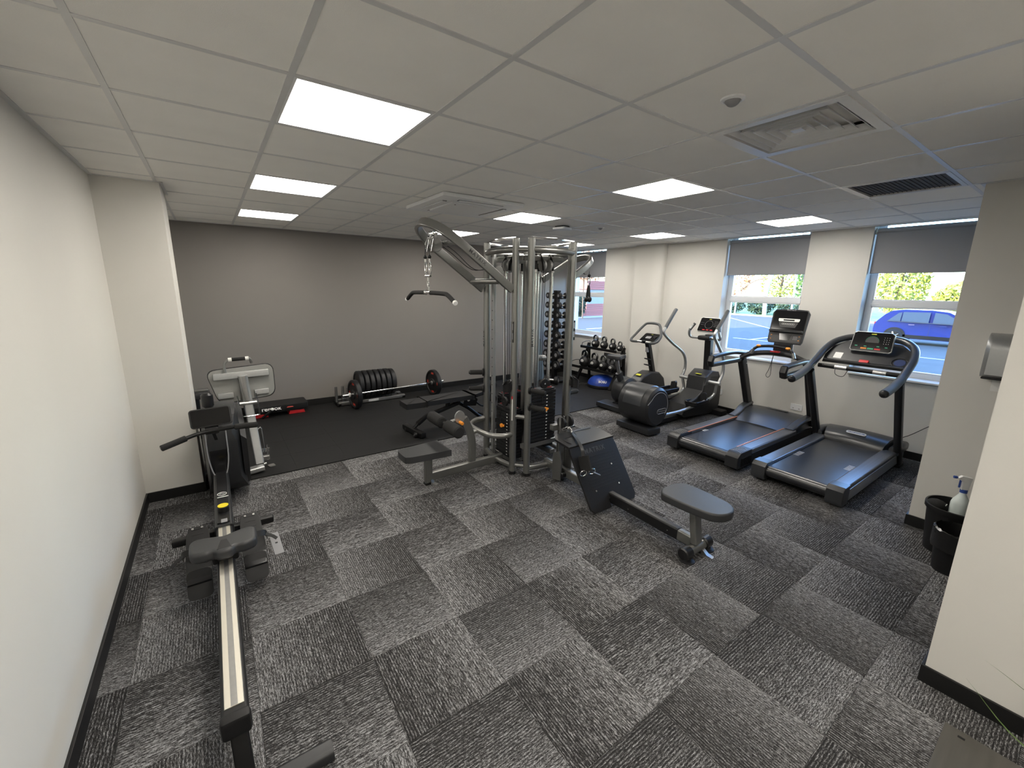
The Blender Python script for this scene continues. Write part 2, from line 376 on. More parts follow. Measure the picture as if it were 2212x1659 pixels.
# skirting boards
BBH, BBT = .09, .014
def board(n, a, b): struct('baseboard_'+n, MB().bx(a, b, .003), 'board')
board('left', (X0, YF, 0), (X0+BBT, 2.61, BBH)); board('pier', (X0+BBT, 2.61-BBT, 0), (-.58+BBT, 2.61, BBH)); board('pier_side', (-.58, 2.61, 0), (-.58+BBT, 3.17, BBH))
board('back', (X0, YB-BBT, 0), (X1, YB, .105)); board('right', (X1-BBT, YF, 0), (X1, 2.64, BBH)); board('right_far', (X1-BBT, 3.30, 0), (X1, YB-BBT, BBH))
board('column', (4.23-BBT, YF, 0), (4.23, -1.27+BBT, BBH)); board('column_side', (4.23, -1.27, 0), (4.75, -1.27+BBT, BBH)); board('near', (2.36-BBT, -2.058, 0), (2.36, -1.73+BBT, BBH))
board('near_side', (2.36, -1.73, 0), (2.62, -1.73+BBT, BBH))
# unseen upper storeys, added to shade the car park, and the slab below
struct('wall_upper_shade_block', MB().bx((X0-9, -14, H+.4), (X1+.36, 16, 15.5)), 'brick')
struct('roof_slab', MB().bx((X0-.2, YF-.2, H+.30), (X1+.3, YB+.25, H+.4)), 'white')
# floor: carpet tiles and rubber tiles on a screed
floor = struct('floor', MB().bx((X0-.2, YF-.2, -.3), (X1+.34, YB+.3, -.012)), 'pdark')
def clip_tile(x0, y0, s, bx, by, gap):
    a, b = max(x0+gap, bx[0]), min(x0+s-gap, bx[1]); c, d = max(y0+gap, by[0]), min(y0+s-gap, by[1])
    return (a, b, c, d) if b-a > .02 and d-c > .02 else None
full = {}
def laid(name, mat, x0, y0, s, bx, by, gap, z0, z1, rot, bev, parent):
    q = clip_tile(x0, y0, s, bx, by, gap)
    if not q: return
    cx, cy = x0+s/2, y0+s/2; whole = q[1]-q[0] > s-2*gap-1e-4 and q[3]-q[2] > s-2*gap-1e-4
    key = (mat, s)
    if whole and key in full: me = full[key]
    else:
        mb = MB(); R = M.Rotation(-rot, 4, 'Z')
        mb.box(((q[0]+q[1])/2-cx, (q[2]+q[3])/2-cy, (z0+z1)/2), (q[1]-q[0], q[3]-q[2], z1-z0), bev, seg=1)
        if not whole: mb.xf(R)
        me = mb.mesh(name, MT[mat], flat=True)
        if whole: full[key] = me
    o = link(name, me, parent); o.location = (cx, cy, 0); o.rotation_euler[2] = rot
for n in range(-3, 13):
    for m in range(-10, 6):
        x, y = .14+.5*n, -.06+.5*m
        r = 0 if (n+m) % 2 == 0 else (-PI/2 if m >= 0 else PI/2)
        if (n+m) % 2 == 0 and n >= 4: r = PI
        laid('carpet_tile', 'carpet', x, y, .5, (X0, X1), (YF, 2.628), .0006, -.012, 0, r, .0012, floor)
for n in range(-3, 12):
    for m in range(0, 6):
        laid('rubber_tile', 'rubber', .2+.5*n, 2.63+.5*m, .5, (X0, X1), (2.63, YB), .0004, -.012, .01, 0, .0008, floor)
# ceiling: lay-in tiles between bars
ceiling = struct('ceiling', MB().bx((X0-.15, YF, H+.05), (X1+.1, YB, H+.09)), 'tile')
LIGHTS = [(0, 0), (0, 3), (0, 6), (4, 0), (4, 3), (4, 6), (8, 0), (8, 3), (8, 6), (0, -3), (0, -6), (2, -6)]  # last three are unseen, added behind the camera to brighten the near end
VENT, GRILLE = (3, -2), (6, -2)
for i in range(-2, 11):
    for j in range(-8, 9):
        if (i, j) in LIGHTS or (i, j) in (VENT, GRILLE): continue
        laid('ceiling_tile', 'tile', .6*i, .6*j, .6, (X0, X1), (YF, YB), .002, H+.003, H+.02, 0, .002, ceiling)
def cbar(mb): struct('ceiling_bar', mb, 'bar', parent=ceiling)
for i in range(-1, 11):
    cbar(MB().bx((.6*i-.012, YF, H), (.6*i+.012, YB, H+.03)))
for j in range(-7, 9):
    for i in range(-2, 11):
        a, b = max(.6*i+.012, X0), min(.6*i+.588, X1)
        if b-a > .03: cbar(MB().bx((a, .6*j-.012, H+.0006), (b, .6*j+.012, H+.028)))
def angle(n, a, b): struct('trim_%d' % n, MB().bx(a, b), 'bar')
angle(1, (X0, YF, H-.002), (X0+.024, 2.61, H+.02)); angle(2, (-.58, 2.586, H-.001), (-.556, 3.19, H+.02)); angle(3, (X0, 2.586, H-.0005), (-.556, 2.61, H+.02))
angle(4, (X0, YB-.022, H-.002), (X1, YB, H+.02)); angle(5, (X1-.022, YF, H-.003), (X1, YB, H+.02)); angle(6, (4.206, YF, H-.002), (4.23, -1.246, H+.02)); angle(7, (4.206, -1.27, H-.0015), (4.75, -1.246, H+.02))

struct('trim_8', MB().bx((2.335, -2.16, 0), (2.36, -2.062, 2.1), .004), 'trimw')
# windows: plastic frames with a transom, two panes, sill board
for k, (a, b) in enumerate(WIN):
    xf = 6.30; t = .062; zt0, zt1 = 1.732, 1.808; z0, z1 = SILL, H+.14
    W = struct('window_%d' % (k+1), MB().bx((xf, a, z0), (xf+.07, a+t, z1), .006).bx((xf, b-t, z0), (xf+.07, b, z1), .006).bx((xf, a+t, z0), (xf+.07, b-t, z0+t), .006)
               .bx((xf, a+t, z1-t), (xf+.07, b-t, z1), .006).bx((xf-.006, a+t, zt0), (xf+.07, b-t, zt1), .008), 'upvc')
    for lo, hi in ((z0+t, zt0), (zt1, z1-t)):
        part('window_pane', MB().bx((xf+.03, a+t-.004, lo-.004), (xf+.036, b-t+.004, hi+.004)), 'glass', W)
        e = MB(); g = .012
        e.bx((xf+.002, a+t, lo), (xf+.03, a+t+g, hi)); e.bx((xf+.002, b-t-g, lo), (xf+.03, b-t, hi)); e.bx((xf+.002, a+t, lo), (xf+.03, b-t, lo+g)); e.bx((xf+.002, a+t, hi-g), (xf+.03, b-t, hi))
        part('glazing_bead', e, 'trimw', W)
    part('window_sill', MB().bx((X1-.035, a-.0, z0-.028), (xf+.02, b+.0, z0), .009), 'trimw', W)
    part('window_catch', MB().box((xf-.004, (a+b)/2+.46, zt0+.03), (.012, .09, .016), .003), 'trimw', W)
    # roller blind
    bl = ['grey roller blind at the window behind the kettlebells', 'grey roller blind at the window behind the tall treadmill screen', 'grey roller blind at the window showing the blue car']
    B = thing('roller_blind', bl[k], 'blind', (6.21, (a+b)/2, 2.6), 'roller blinds')
    part('blind_fabric', MB().bx((6.205, a+.012, 2.132), (6.2065, b-.012, 2.60)), 'blind', B)
    part('blind_roller', MB().cyl((6.222, a+.02, 2.615), (6.222, b-.02, 2.615), .029, n=16), 'blind', B)
    part('bottom_bar', MB().bx((6.199, a+.012, 2.124), (6.213, b-.012, 2.145), .004), 'blind', B)
    for yy in (a+.008, b-.008): part('bracket', MB().box((6.222, yy, 2.612), (.06, .008, .075), .003), 'trimw', B)

# ================================================================== ceiling fittings
LL = {(0, 0): 'large lit ceiling panel closest to the white wall, above the rowing machine', (0, 3): 'second lit ceiling panel from the camera in the row over the rowing machine',
      (0, 6): 'lit ceiling panel next to the dark wall, last in the row over the rowing machine', (4, 0): 'lit ceiling panel between the air vent and the air conditioning unit',
      (4, 3): 'lit ceiling panel right above the multi gym tower', (4, 6): 'lit ceiling panel behind the tip of the pulldown boom',
      (8, 0): 'lit ceiling panel in front of the window behind the treadmills', (8, 3): 'lit ceiling panel above the exercise bike and the pillar',
      (8, 6): 'lit ceiling panel in the far corner, partly behind the multi gym tower', (0, -3): 'added unseen lit ceiling panel overhead behind the camera', (0, -6): 'added unseen lit ceiling panel behind the camera beside the white wall', (2, -6): 'added unseen lit ceiling panel behind the camera toward the near wall'}
for i, j in LIGHTS:
    x, y = .6*i+.3, .6*j+.3
    T = thing('ceiling_light', LL[(i, j)], 'light', (x, y, H), 'square ceiling light panels')
    b = MB(); w = .288; t = .012
    for s in (-1, 1): b.bx((x+s*w, y-w, H+.001), (x+s*(w-t), y+w, H+.022)); b.bx((x-w+t, y+s*w, H+.001), (x+w-t, y+s*(w-t), H+.022))
    part('frame', b, 'trimw', T); part('diffuser', MB().box((x, y, H+.014), (2*(w-t), 2*(w-t), .008)), 'panel', T)
# four-way air diffuser: nested sloping louvres
x, y = .6*VENT[0]+.3, .6*VENT[1]+.3
T = thing('air_diffuser', 'square louvred air diffuser in the ceiling beside the motion sensor', 'air vent', (x, y, H))
def sqring(r0, z0, r1, z1, t=.004):
    c = ((1, 1), (-1, 1), (-1, -1), (1, -1)); q = lambda r, z: [(x+a*r, y+b*r, z) for a, b in c]
    rings = [q(r0, z0), q(r1, z1), q(r1-t, z1), q(r0-t, z0)]; vs = [p for r in rings for p in r]; fs = []
    for k in range(4):
        n = (k+1) % 4
        for e in range(4): fs.append((k*4+e, k*4+(e+1) % 4, n*4+(e+1) % 4, n*4+e))
    return MB().add(vs, fs)
part('outer_frame', sqring(.288, H-.004, .288, H+.02, .045), 'bar', T)
part('duct_box', MB().box((x, y, H+.16), (.5, .5, .01)).add([(x+a*.245, y+b*.245, z) for z in (H+.02, H+.16) for a, b in ((1, 1), (-1, 1), (-1, -1), (1, -1))], [(0, 1, 5, 4), (1, 2, 6, 5), (2, 3, 7, 6), (3, 0, 4, 7)]), 'blackp', T)
for k in range(5): part('louvre', sqring(.232-.043*k, H+.001, .212-.043*k, H+.026, .003), 'bar', T, ang=20)
part('core_plate', MB().box((x, y, H+.004), (.05, .05, .006)), 'bar', T)
x, y = .6*GRILLE[0]+.3, .6*GRILLE[1]+.3
T = thing('return_air_grille', 'dark mesh return air grille in the ceiling by the column', 'air vent', (x, y, H))
part('outer_frame', sqring(.288, H-.002, .288, H+.018, .026), 'bar', T)
part('backing', MB().box((x, y, H+.012), (.54, .54, .004)), 'mesh', T)
for k in range(20): part('grille_bar', MB().box((x, y-.25+.0263*k, H+.008), (.53, .004, .004)), 'mesh', T)
# ceiling cassette air conditioner
x, y = 1.74, 1.83
T = thing('air_conditioner', 'white ceiling air conditioning cassette above the pulldown boom', 'air conditioner', (x, y, H))
part('fascia', MB().prism(rrect(.84, .84, .02), H-.035, H-.001, M.Translation((x, y, 0)), .008), 'trimw', T)
part('intake_panel', MB().prism(rrect(.50, .50, .015), H-.052, H-.034, M.Translation((x, y, 0)), .008), 'trimw', T)
for a in range(4):
    R = M.Translation((x, y, 0)) @ M.Rotation(a*PI/2, 4, 'Z')
    part('air_slot', MB().box((0, .315, H-.0352), (.46, .042, .004), m=R), 'blackp', T); part('flap', MB().box((0, .322, H-.040), (.45, .034, .006), .002, m=R @ M.Translation((0, 0, 0))), 'trimw', T)
part('indicator', MB().cyl((x-.2, y-.2, H-.054), (x-.2, y-.2, H-.05), .008), 'blackp', T)
def sensor(x, y, lab):
    T = thing('motion_sensor', lab, 'sensor', (x, y, H), 'round ceiling sensors')
    part('bezel', MB().lathe([(.048, 0), (.046, -.006), (.034, -.010), (.03, -.006)], 24, M.Translation((x, y, H+.003))), 'trimw', T)
    part('lens', MB().ball((x, y, H), .03, (1, 1, .9), 16, -1, 0), 'pgrey', T)
sensor(1.506, -.889, 'round motion sensor in the ceiling beside the louvred air diffuser'); sensor(3.85, 2.05, 'small round ceiling sensor beyond the wireless box')
T = thing('wireless_box', 'flat white square wireless box under the ceiling by the multi gym', 'router', (3.41, 2.29, H))
part('mount', MB().prism(rrect(.15, .15, .03), H-.012, H+.001, M.Translation((3.41, 2.29, 0)) @ M.Rotation(.2, 4, 'Z')), 'blackp', T)
part('cover', MB().prism(rrect(.19, .19, .03), H-.04, H-.012, M.Translation((3.41, 2.29, 0)) @ M.Rotation(.2, 4, 'Z'), .008), 'trimw', T)

# ================================================================== multi gym (four bays round a square tower)
G = thing('multi_gym', 'tall grey cable tower with weight stacks, pulldown boom and row bench', 'multi gym', (2.37, 1.615, 0))
UP = [(2.02, 1.35), (2.035, 1.885), (2.11, 1.23), (2.635, 1.23), (2.72, 1.35), (2.72, 1.885), (2.11, 2.0), (2.635, 2.0)]
for x, y in UP:
    u = part('upright', MB().cyl((x, y, .03), (x, y, 2.335), .034, n=20, bev=.004), 'frame', G)
    part('foot_cap', MB().cyl((x, y, 0), (x, y, .035), .036, n=20, bev=.004), 'blackp', u)
    d = V((x-2.37, y-1.615, 0)); d = (V((math.copysign(1, d.x), 0, 0)) if abs(d.x)+.03 > abs(d.y) and abs(d.x) > .3 else V((0, math.copysign(1, d.y), 0)))
    e = d.cross(V((0, 0, 1)))
    f = fr(V((x, y, 0))+d*.055, d, e)
    part('floor_bracket', MB().prism([(-.025, 0), (-.022, .045), (.012, .045), (.03, .012), (.06, .010), (.06, .002), (.026, .004), (.008, .036), (-.012, .038), (-.014, 0)], -.02, .02, f @ M.Rotation(PI/2, 4, 'X')), 'steel', u)
def bay(a, b, out, z, r, bow, name='ring_tube', mat='frame'):
    a, b, o = V((*a, z)), V((*b, z)), V(out); return part(name, MB().tube([a, a*.75+b*.25+o*bow*.8, (a+b)/2+o*bow, a*.25+b*.75+o*bow*.8, b], r, 14, 5), mat, G)
BAYS = [(UP[0], UP[1], (-1, 0, 0)), (UP[2], UP[3], (0, -1, 0)), (UP[4], UP[5], (1, 0, 0)), (UP[6], UP[7], (0, 1, 0))]
for a, b, o in BAYS:
    bay(a, b, o, 2.235, .031, .05); bay(a, b, o, .085, .028, .04, 'base_tube')
    part('top_band', MB().sweep(spline([(*a, 2.338), (V((*a, 2.338))+V((*b, 2.338)))/2+V(o)*.06, (*b, 2.338)], 8), rrect(.008, .022, .003, 2)), 'chrome', G)
for a, b in ((UP[0], UP[2]), (UP[3], UP[4]), (UP[5], UP[7]), (UP[1], UP[6])):
    for z in (2.235, .62, .10): part('corner_tie', MB().cyl((*a, z), (*b, z), .022, n=12), 'frame', G)
part('name_tag', MB().box((2.09, 1.78, 2.355), (.05, .09, .022), .004), 'steel', G)
# inner frame, guide rods, stacks, top pulleys, cables per bay
def station(c, o, zt, zb, n, pin):
    """c: centre of the bay opening; o: outward direction; plates from zb to zt"""
    o = V(o); s = V((-o.y, o.x, 0)); c = V((*c, 0)); q = c-o*.13
    for k in (-1, 1):
        p = q+s*.105*k
        part('guide_rod', MB().cyl(p+V((0, 0, zb-.05)), p+V((0, 0, 2.06)), .0115, n=12), 'chrome', G)
        part('rod_sleeve', MB().cyl(p+V((0, 0, zt+.01)), p+V((0, 0, zt+.085)), .019, n=12), 'blackp', G)
        part('rod_collar', MB().cyl(p+V((0, 0, 2.04)), p+V((0, 0, 2.065)), .02, n=12), 'steel', G)
        part('hanger', MB().cyl(p+V((0, 0, 2.06)), p+V((0, 0, 2.21)), .014, n=10), 'blackm', G)
    m = fr(q, s, V((0, 0, 1)))
    part('top_beam', MB().box((0, 2.17, 0), (.46, .05, .05), .008, m), 'frame', G)
    part('stack_base', MB().box((0, zb-.045, 0), (.46, .05, .07), .008, m), 'frame', G)
    h = (zt-zb)/n; pl = None
    for k in range(n):
        if pl is None:
            mb = MB(); mb.box((0, h*.44, 0), (.33, h*.88, .115), .003, m); pl = part('weight_plate', mb, 'iron', G); o0 = pl
        else: o0 = pl.copy(); COL.objects.link(o0)
        o0.location = (0, 0, zb+h*k)
        if k < n-1: lb = part('plate_number', MB().box((.045, h*.45, .0582), (.016, h*.28, .0012), 0, m), 'print', o0)
    sh_ = part('stack_head', MB().box((0, zt+.008, 0), (.31, .018, .10), .003, m), 'iron', G)
    for k in (-1, 1): part('head_bumper', MB().box((k*.105, zt+.02, .0), (.055, .014, .06), .004, m), 'dred', sh_)
    part('stack_pulley', MB().cyl(q+o*.045+V((0, 0, zt+.075)), q+o*.07+V((0, 0, zt+.075)), .052, n=24, bev=.004), 'blackp', G)
    part('pulley_hub', MB().cyl(q+o*.07+V((0, 0, zt+.075)), q+o*.074+V((0, 0, zt+.075)), .009, n=10), 'chrome', G)
    pp = q+o*.062+s*.0+V((0, 0, pin))
    P0 = part('selector_pin', MB().lathe([(.006, 0), (.006, .02), (.021, .024), (.023, .034), (.02, .044), (.008, .046)], 18, fr(pp, s, o.cross(s)) if False else fr(pp, V((0, 0, 1)), o.cross(V((0, 0, 1))))), 'orange', G)
    part('pin_knob', MB().ball(pp+o*.03+s*.032, .011, n=10), 'orange', P0)
    part('pin_cord', MB().tube([pp+o*.03, pp+o*.025-s*.045+V((0, 0, .06)), pp+o*.02-s*.03+V((0, 0, zt-pin))], .004, 6), 'blackp', P0)
    for k in (-.5, .5):
        c0 = q+s*.075*k+V((0, 0, 2.105))
        p = part('top_pulley', MB().cyl(c0-s*.0125+o*.02, c0+s*.0125+o*.02, .058, n=26, bev=.004), 'greydisc', G)
        part('pulley_bracket', MB().sweep(spline([c0+s*.02*(1 if k > 0 else -1)+o*.0+V((0, 0, .10)), c0+s*.022*(1 if k > 0 else -1)+o*.05+V((0, 0, .03)), c0+s*.022*(1 if k > 0 else -1)+o*.065+V((0, 0, -.05))], 5), rrect(.012, .03, .004, 2)), 'blackm', p)
        part('cable', MB().cyl(q+s*.09*k+o*.03+V((0, 0, zt+.1)), c0+s*.02*k+o*.05, .0035, n=6), 'blackp', G)
station((2.025, 1.617), (-1, 0, 0), .625, .10, 15, .44); station((2.372, 1.23), (0, -1, 0), .85, .31, 15, .66)
station((2.72, 1.617), (1, 0, 0), .70, .15, 15, .5); station((2.372, 2.0), (0, 1, 0), .70, .15, 15, .5)
for x, y in ((2.30, 1.56), (2.44, 1.67)): part('inner_column', MB().box((x, y, 1.16), (.045, .045, 2.24), .008), 'frame', G)
# perforated slide post on bay 1
sp = part('slide_post', MB().box((2.075, 1.81, 1.15), (.035, .04, 2.2), .006), 'silver', G)
for k in range(13): part('pin_hole', MB().cyl((2.0565, 1.81, .55+.1*k), (2.0572, 1.81, .55+.1*k), .007, n=8), 'blackp', sp)
for x, y, d in ((2.0, 1.352, V((-1, .2, 0))), (2.635, 1.205, V((.8, -1, 0)))):   # cup holders
    d.normalize(); c = V((x, y, .93))+d*.055; m = fr(c, d, d.cross(V((0, 0, 1))).cross(d) if False else V((-d.y, d.x, 0)))
    o = [(r*math.cos(a), r*math.sin(a)) for r in (.043,) for a in [2*PI*i/20 for i in range(20)]]
    rings = [[m @ V((p[0]*.9, p[1]*.9, -.05)) for p in o], [m @ V((p[0], p[1], .045-.55*p[0])) for p in o], [m @ V((p[0]*.88, p[1]*.88, .043-.55*p[0])) for p in o], [m @ V((p[0]*.8, p[1]*.8, -.035)) for p in o]]
    h = part('cup_holder', MB().loft(rings), 'satin', G); part('holder_clip', MB().box((-.043, 0, 0), (.03, .04, .06), .005, m), 'satin', h)
def peg(a, d, L=.15):
    a, d = V(a), V(d).normalized(); p = part('storage_peg', MB().cyl(a, a+d*L, .026, n=18, bev=.004), 'foam', G)
    part('peg_flange', MB().cyl(a-d*.012, a+d*.006, .043, n=18, bev=.003), 'blackp', p); part('peg_cap', MB().cyl(a+d*(L-.002), a+d*(L+.012), .02, n=14, bev=.003), 'satin', p)
for z in (.905, .735): peg((2.125, 1.205, z), (.45, -1, -.04))
for z in (.98, .80): peg((1.995, 1.90, z), (-1, .65, -.02), .14)
peg((2.75, 1.34, .77), (1, .1, -.02), .14)
part('weight_placard', MB().box((1.990, 1.345, 1.47), (.004, .042, .20), .001), 'blackp', G); part('weight_placard', MB().box((2.66, 1.206, 1.47), (.042, .004, .20), .001, M.Identity(4)), 'blackp', G)
for k, mt in ((.05, 'pgrey'), (-.04, 'pgrey')): part('placard_picture', MB().box((1.9875, 1.345, 1.47+k), (.002, .026, .06)), mt, G); part('placard_picture', MB().box((2.66, 1.2035, 1.47+k), (.026, .002, .06)), mt, G)
part('warning_label', MB().box((1.991, 1.335, .70), (.003, .024, .23)), 'print', G); part('warning_band', MB().box((1.9892, 1.335, .82), (.002, .025, .03)), 'red', G)
text('lettering', 'MATRIX', .040, 'pdark', G, fr((2.121, 1.195, 1.42), (0, 0, 1), (-1, 0, 0)), .0006, spacing=1.25)
text('lettering', 'MATRIX', .040, 'pdark', G, fr((2.020, 1.918, 1.35), (0, 0, 1), (0, 1, 0)) if False else fr((1.999, 1.885, 1.35), (0, 0, 1), (0, 1, 0)), .0006, spacing=1.25)
# pulldown boom: one flat tube bent round at the tip
yc = 1.617; A = V((1.985, 1.35, 1.87)); Bf = V((1.995, 1.885, 1.84)); tipx, tipz = 1.20, 2.425
dirb = (V((tipx, 0, tipz))-V((1.985, 0, 1.87))); sl = dirb.z/dirb.x
def bp(x, y): return V((x, y, 1.87+(x-1.985)*sl))
hw = .267; loop = [bp(1.985, yc-hw), bp(1.7, yc-hw), bp(1.46, yc-hw+.004)]
for i in range(0, 13):
    a = PI*i/12; loop.append(bp(1.40-.20*math.sin(a), yc-(hw-.02)*math.cos(a)))
loop += [bp(1.46, yc+hw-.004), bp(1.7, yc+hw), bp(1.985, yc+hw)]
nb = V((-sl, 0, 1)).normalized()
boom = part('pulldown_boom', MB().sweep(loop, rrect(.034, .078, .007, 2), upv=nb), 'frame', G)
part('boom_crossbar', MB().cyl(bp(1.86, yc-hw)-nb*.02, bp(1.86, yc+hw)-nb*.02, .026, n=14), 'frame', G)
part('boom_crossbar', MB().cyl(bp(1.42, yc-hw+.02)-nb*.01, bp(1.42, yc+hw-.02)-nb*.01, .022, n=14), 'frame', G)
d2 = dirb.normalized(); text('lettering', 'MATRIX', .046, 'pdark', boom, fr(bp(1.60, yc-hw)+V((0, -.0172, 0)), -d2, nb), .0008, spacing=1.3)
for k in (-.045, .045):
    c = V((1.315, yc+k, 2.245)); p = part('boom_pulley', MB().cyl(c-V((0, .012, 0)), c+V((0, .012, 0)), .06, n=28, bev=.004), 'greydisc', G)
    part('pulley_hub', MB().cyl(c-V((0, .016, 0)), c+V((0, .016, 0)), .008, n=10), 'steel', p)
    for s in (-1, 1): part('pulley_cheek', MB().sweep(spline([c+V((.0, s*.019, .10)), c+V((-.02, s*.019, .05)), c+V((-.045, s*.019, -.06))], 4), rrect(.003, .022, .001, 2)), 'chrome', p)
    part('swivel_eye', MB().ring(c+V((.0, 0, .10)), .014, .005, (0, 1, 0), 16, 8), 'chrome', p)
    part('cable', MB().tube([(1.30, yc+k, 2.305), (1.5, yc+k, 2.20), (1.72, yc+k*.6, 2.05), (1.95, yc+k*.4, 2.08)], .0035, 6), 'blackp', G)
    part('cable', MB().tube([c+V((-.06, 0, 0)), c+V((-.062, 0, -.06)), c+V((-.062, 0, -.10))], .0035, 6), 'blackp', G)
    part('cable_ball', MB().ball(c+V((-.062, 0, -.105)), .018, n=12), 'blackp', G); part('cable_ferrule', MB().cyl(c+V((-.062, 0, -.12)), c+V((-.062, 0, -.145)), .009, n=10), 'steel', G)
c = V((1.86, 1.40, 2.03)); part('deflector_pulley', MB().cyl(c-V((0, .012, 0)), c+V((0, .012, 0)), .052, n=24, bev=.004), 'greydisc', G)
# pulldown seat and thigh rollers
part('seat_beam', MB().sweep([(1.19, yc-.01, .075), (2.06, yc, .085)], rrect(.055, .085, .012, 3)), 'frame', G)
part('seat_post', MB().box((1.20, yc-.01, .19), (.075, .055, .36), .01), 'frame', G)
f = part('seat_foot', MB().box((1.20, yc-.01, .012), (.085, .065, .024), .006), 'blackp', G)
part('floor_bracket', MB().prism([(0, 0), (.05, 0), (.06, .012), (.015, .02), (0, .05)], -.02, .02, fr((1.225, yc-.04, 0), (.6, -1, 0), (0, 0, 1))), 'steel', G)
so_ = [(-.21, -.075), (-.19, -.105), (-.12, -.125), (.19, -.15), (.215, -.125), (.215, .125), (.19, .15), (-.12, .125), (-.19, .105), (-.21, .075)]
part('seat_pad', pad([(p.x, p.y) for p in spline([(a, b, 0) for a, b in so_], 4, True)], M.Translation((1.13, yc-.06, .388)), .062, .014), 'gvinyl', G, 'dark grey padded pulldown seat')
th = part('thigh_post', MB().sweep(spline([(1.69, yc, .08), (1.695, yc, .30), (1.665, yc, .46), (1.60, yc, .60)], 5), rrect(.05, .075, .012, 3)), 'frame', G)
part('adjuster_plate', MB().lathe([(.065, -.008), (.065, .008)], 24, fr((1.545, yc-.02, .625), (1, 0, 0), (0, 0, 1)) @ M.Diagonal((.85, 1, 1, 1))), 'silver', G)
part('adjuster_knob', MB().cyl((1.54, yc-.09, .575), (1.54, yc-.03, .575), .017, n=14, bev=.004), 'orange', G)
part('roller_axle', MB().cyl((1.40, 1.34, .575), (1.40, 1.93, .575), .016, n=14), 'steel', G)
part('thigh_roller', MB().cyl((1.39, 1.31, .575), (1.39, 1.56, .575), .058, n=26, bev=.012), 'foam', G, 'black foam thigh roller'); part('thigh_roller', MB().cyl((1.39, 1.66, .575), (1.39, 1.92, .575), .058, n=26, bev=.012), 'foam', G)
part('roller_arm', MB().cyl((1.40, yc, .575), (1.60, yc, .60), .022, n=12), 'frame', G)
part('grab_ring', MB().tube([(2.0, 1.885, .46), (1.88, 1.875, .455), (1.775, 1.78, .445), (1.765, 1.62, .44), (1.79, 1.45, .435), (1.90, 1.36, .43), (2.0, 1.35, .43)], .027, 14, 6), 'frame', G)
part('grab_strut', MB().cyl((1.69, yc, .43), (1.785, yc, .44), .024, n=12), 'frame', G)
# low row: beam, pulley head, foot plate, seat
xr = 2.36
part('row_beam', MB().sweep([(xr, 1.22, .10), (xr, -.47, .085)], rrect(.055, .085, .012, 3)), 'frame', G)
part('beam_cover', MB().sweep([(xr, .34, .095), (xr, -.36, .088)], rrect(.064, .092, .014, 3)), 'satin', G)
for y in (.10, -.28): part('cover_screw', MB().cyl((xr-.034, y, .085), (xr-.031, y, .085), .005, n=8), 'chrome', G)
part('row_post', MB().sweep(spline([(xr, -.50, .09), (xr, -.475, .25), (xr, -.46, .375)], 4), rrect(.05, .085, .012, 3)), 'frame', G)
part('row_axle', MB().cyl((xr-.10, -.50, .05), (xr+.10, -.50, .05), .036, n=18), 'frame', G)
for s in (-1, 1):
    p = part('end_cap', MB().cyl((xr+s*.085, -.50, .052), (xr+s*.165, -.50, .052), .046, n=20, bev=.008), 'satin', G); part('glide_foot', MB().lathe([(.055, 0), (.052, .006), (.03, .016), (.026, .03)], 20, M.Translation((xr+s*.125, -.515, 0))), 'blackp', p)
part('floor_bracket', MB().prism([(0, 0), (.075, 0), (.08, .006), (.04, .014), (.01, .04), (-.01, .04)], -.018, .018, fr((xr+.04, -.53, 0), (.15, -1, 0), (0, 0, 1))), 'steel', G)
ro = [(-.15, -.16), (-.13, -.24), (-.075, -.295), (0, -.315), (.075, -.295), (.13, -.24), (.15, -.16), (.165, .0), (.165, .15), (.145, .20), (.07, .24), (-.07, .24), (-.145, .20), (-.165, .15), (-.165, .0)]
part('row_seat_pad', pad([(p.x, p.y) for p in spline([(a*.92, b*.88, 0) for a, b in ro], 4, True)], M.Translation((xr, -.44, .43)), .062, .014), 'gvinyl', G, 'dark grey padded row bench seat')
# foot plate: flat top then a sloping ribbed face
def plate(y0, z0, y1, z1, x0, x1, t, nm):
    m = fr(((x0+x1)/2, y0, z0), (1, 0, 0), (0, y1-y0, z1-z0)); L = math.hypot(y1-y0, z1-z0)
    return m, L
fp0, fp1 = (.585, .50), (.262, .03)
m, L = plate(fp0[0], fp0[1], fp1[0], fp1[1], 2.075, 2.645, .02, '')
face = [(-.275, -.01), (.275, -.01), (.285, .05), (.285, L-.04), (.25, L), (.05, L), (.05, L-.075), (-.05, L-.075), (-.05, L), (-.25, L), (-.285, L-.04), (-.285, .05)]
FP = part('foot_plate', MB().prism([(a, b) for a, b in face], -.012, .012, m, .005), 'satin', G, 'black ribbed foot plate')
for k in range(11): part('tread_rib', MB().box((0, .11+.027*k, -.0125 if False else -.0135), (.44-.005*k, .004, .004), .001, m), 'blackp', FP)
for xx in (-.16, .13):
    for yy in (.22, .40): part('plate_screw', MB().cyl(m @ V((xx, yy, -.012)), m @ V((xx, yy, -.017)), .008, n=10), 'chrome', FP)
part('plate_top', MB().prism([(-.285, 0), (.285, 0), (.285, .19), (.22, .26), (-.22, .26), (-.285, .19)], -.012, .012, fr((xr, .58, .515), (1, 0, 0), (0, 1, .12)), .005), 'satin', G)
part('plate_groove', MB().sweep(spline([(xr-.22, .62, .535), (xr-.22, .72, .547), (xr-.05, .74, .549), (xr-.02, .80, .556), (xr+.2, .80, .556)], 4), rrect(.006, .003, .001, 1)), 'blackp', G)
text('lettering', 'MATRIX', .062, 'pdark', FP, m @ fr((0.0, .055, -.0125), (1, 0, 0), (0, -1, 0)), .0008, spacing=1.2)
part('plate_strut', MB().box((xr, .60, .27), (.07, .05, .36), .008), 'frame', G)
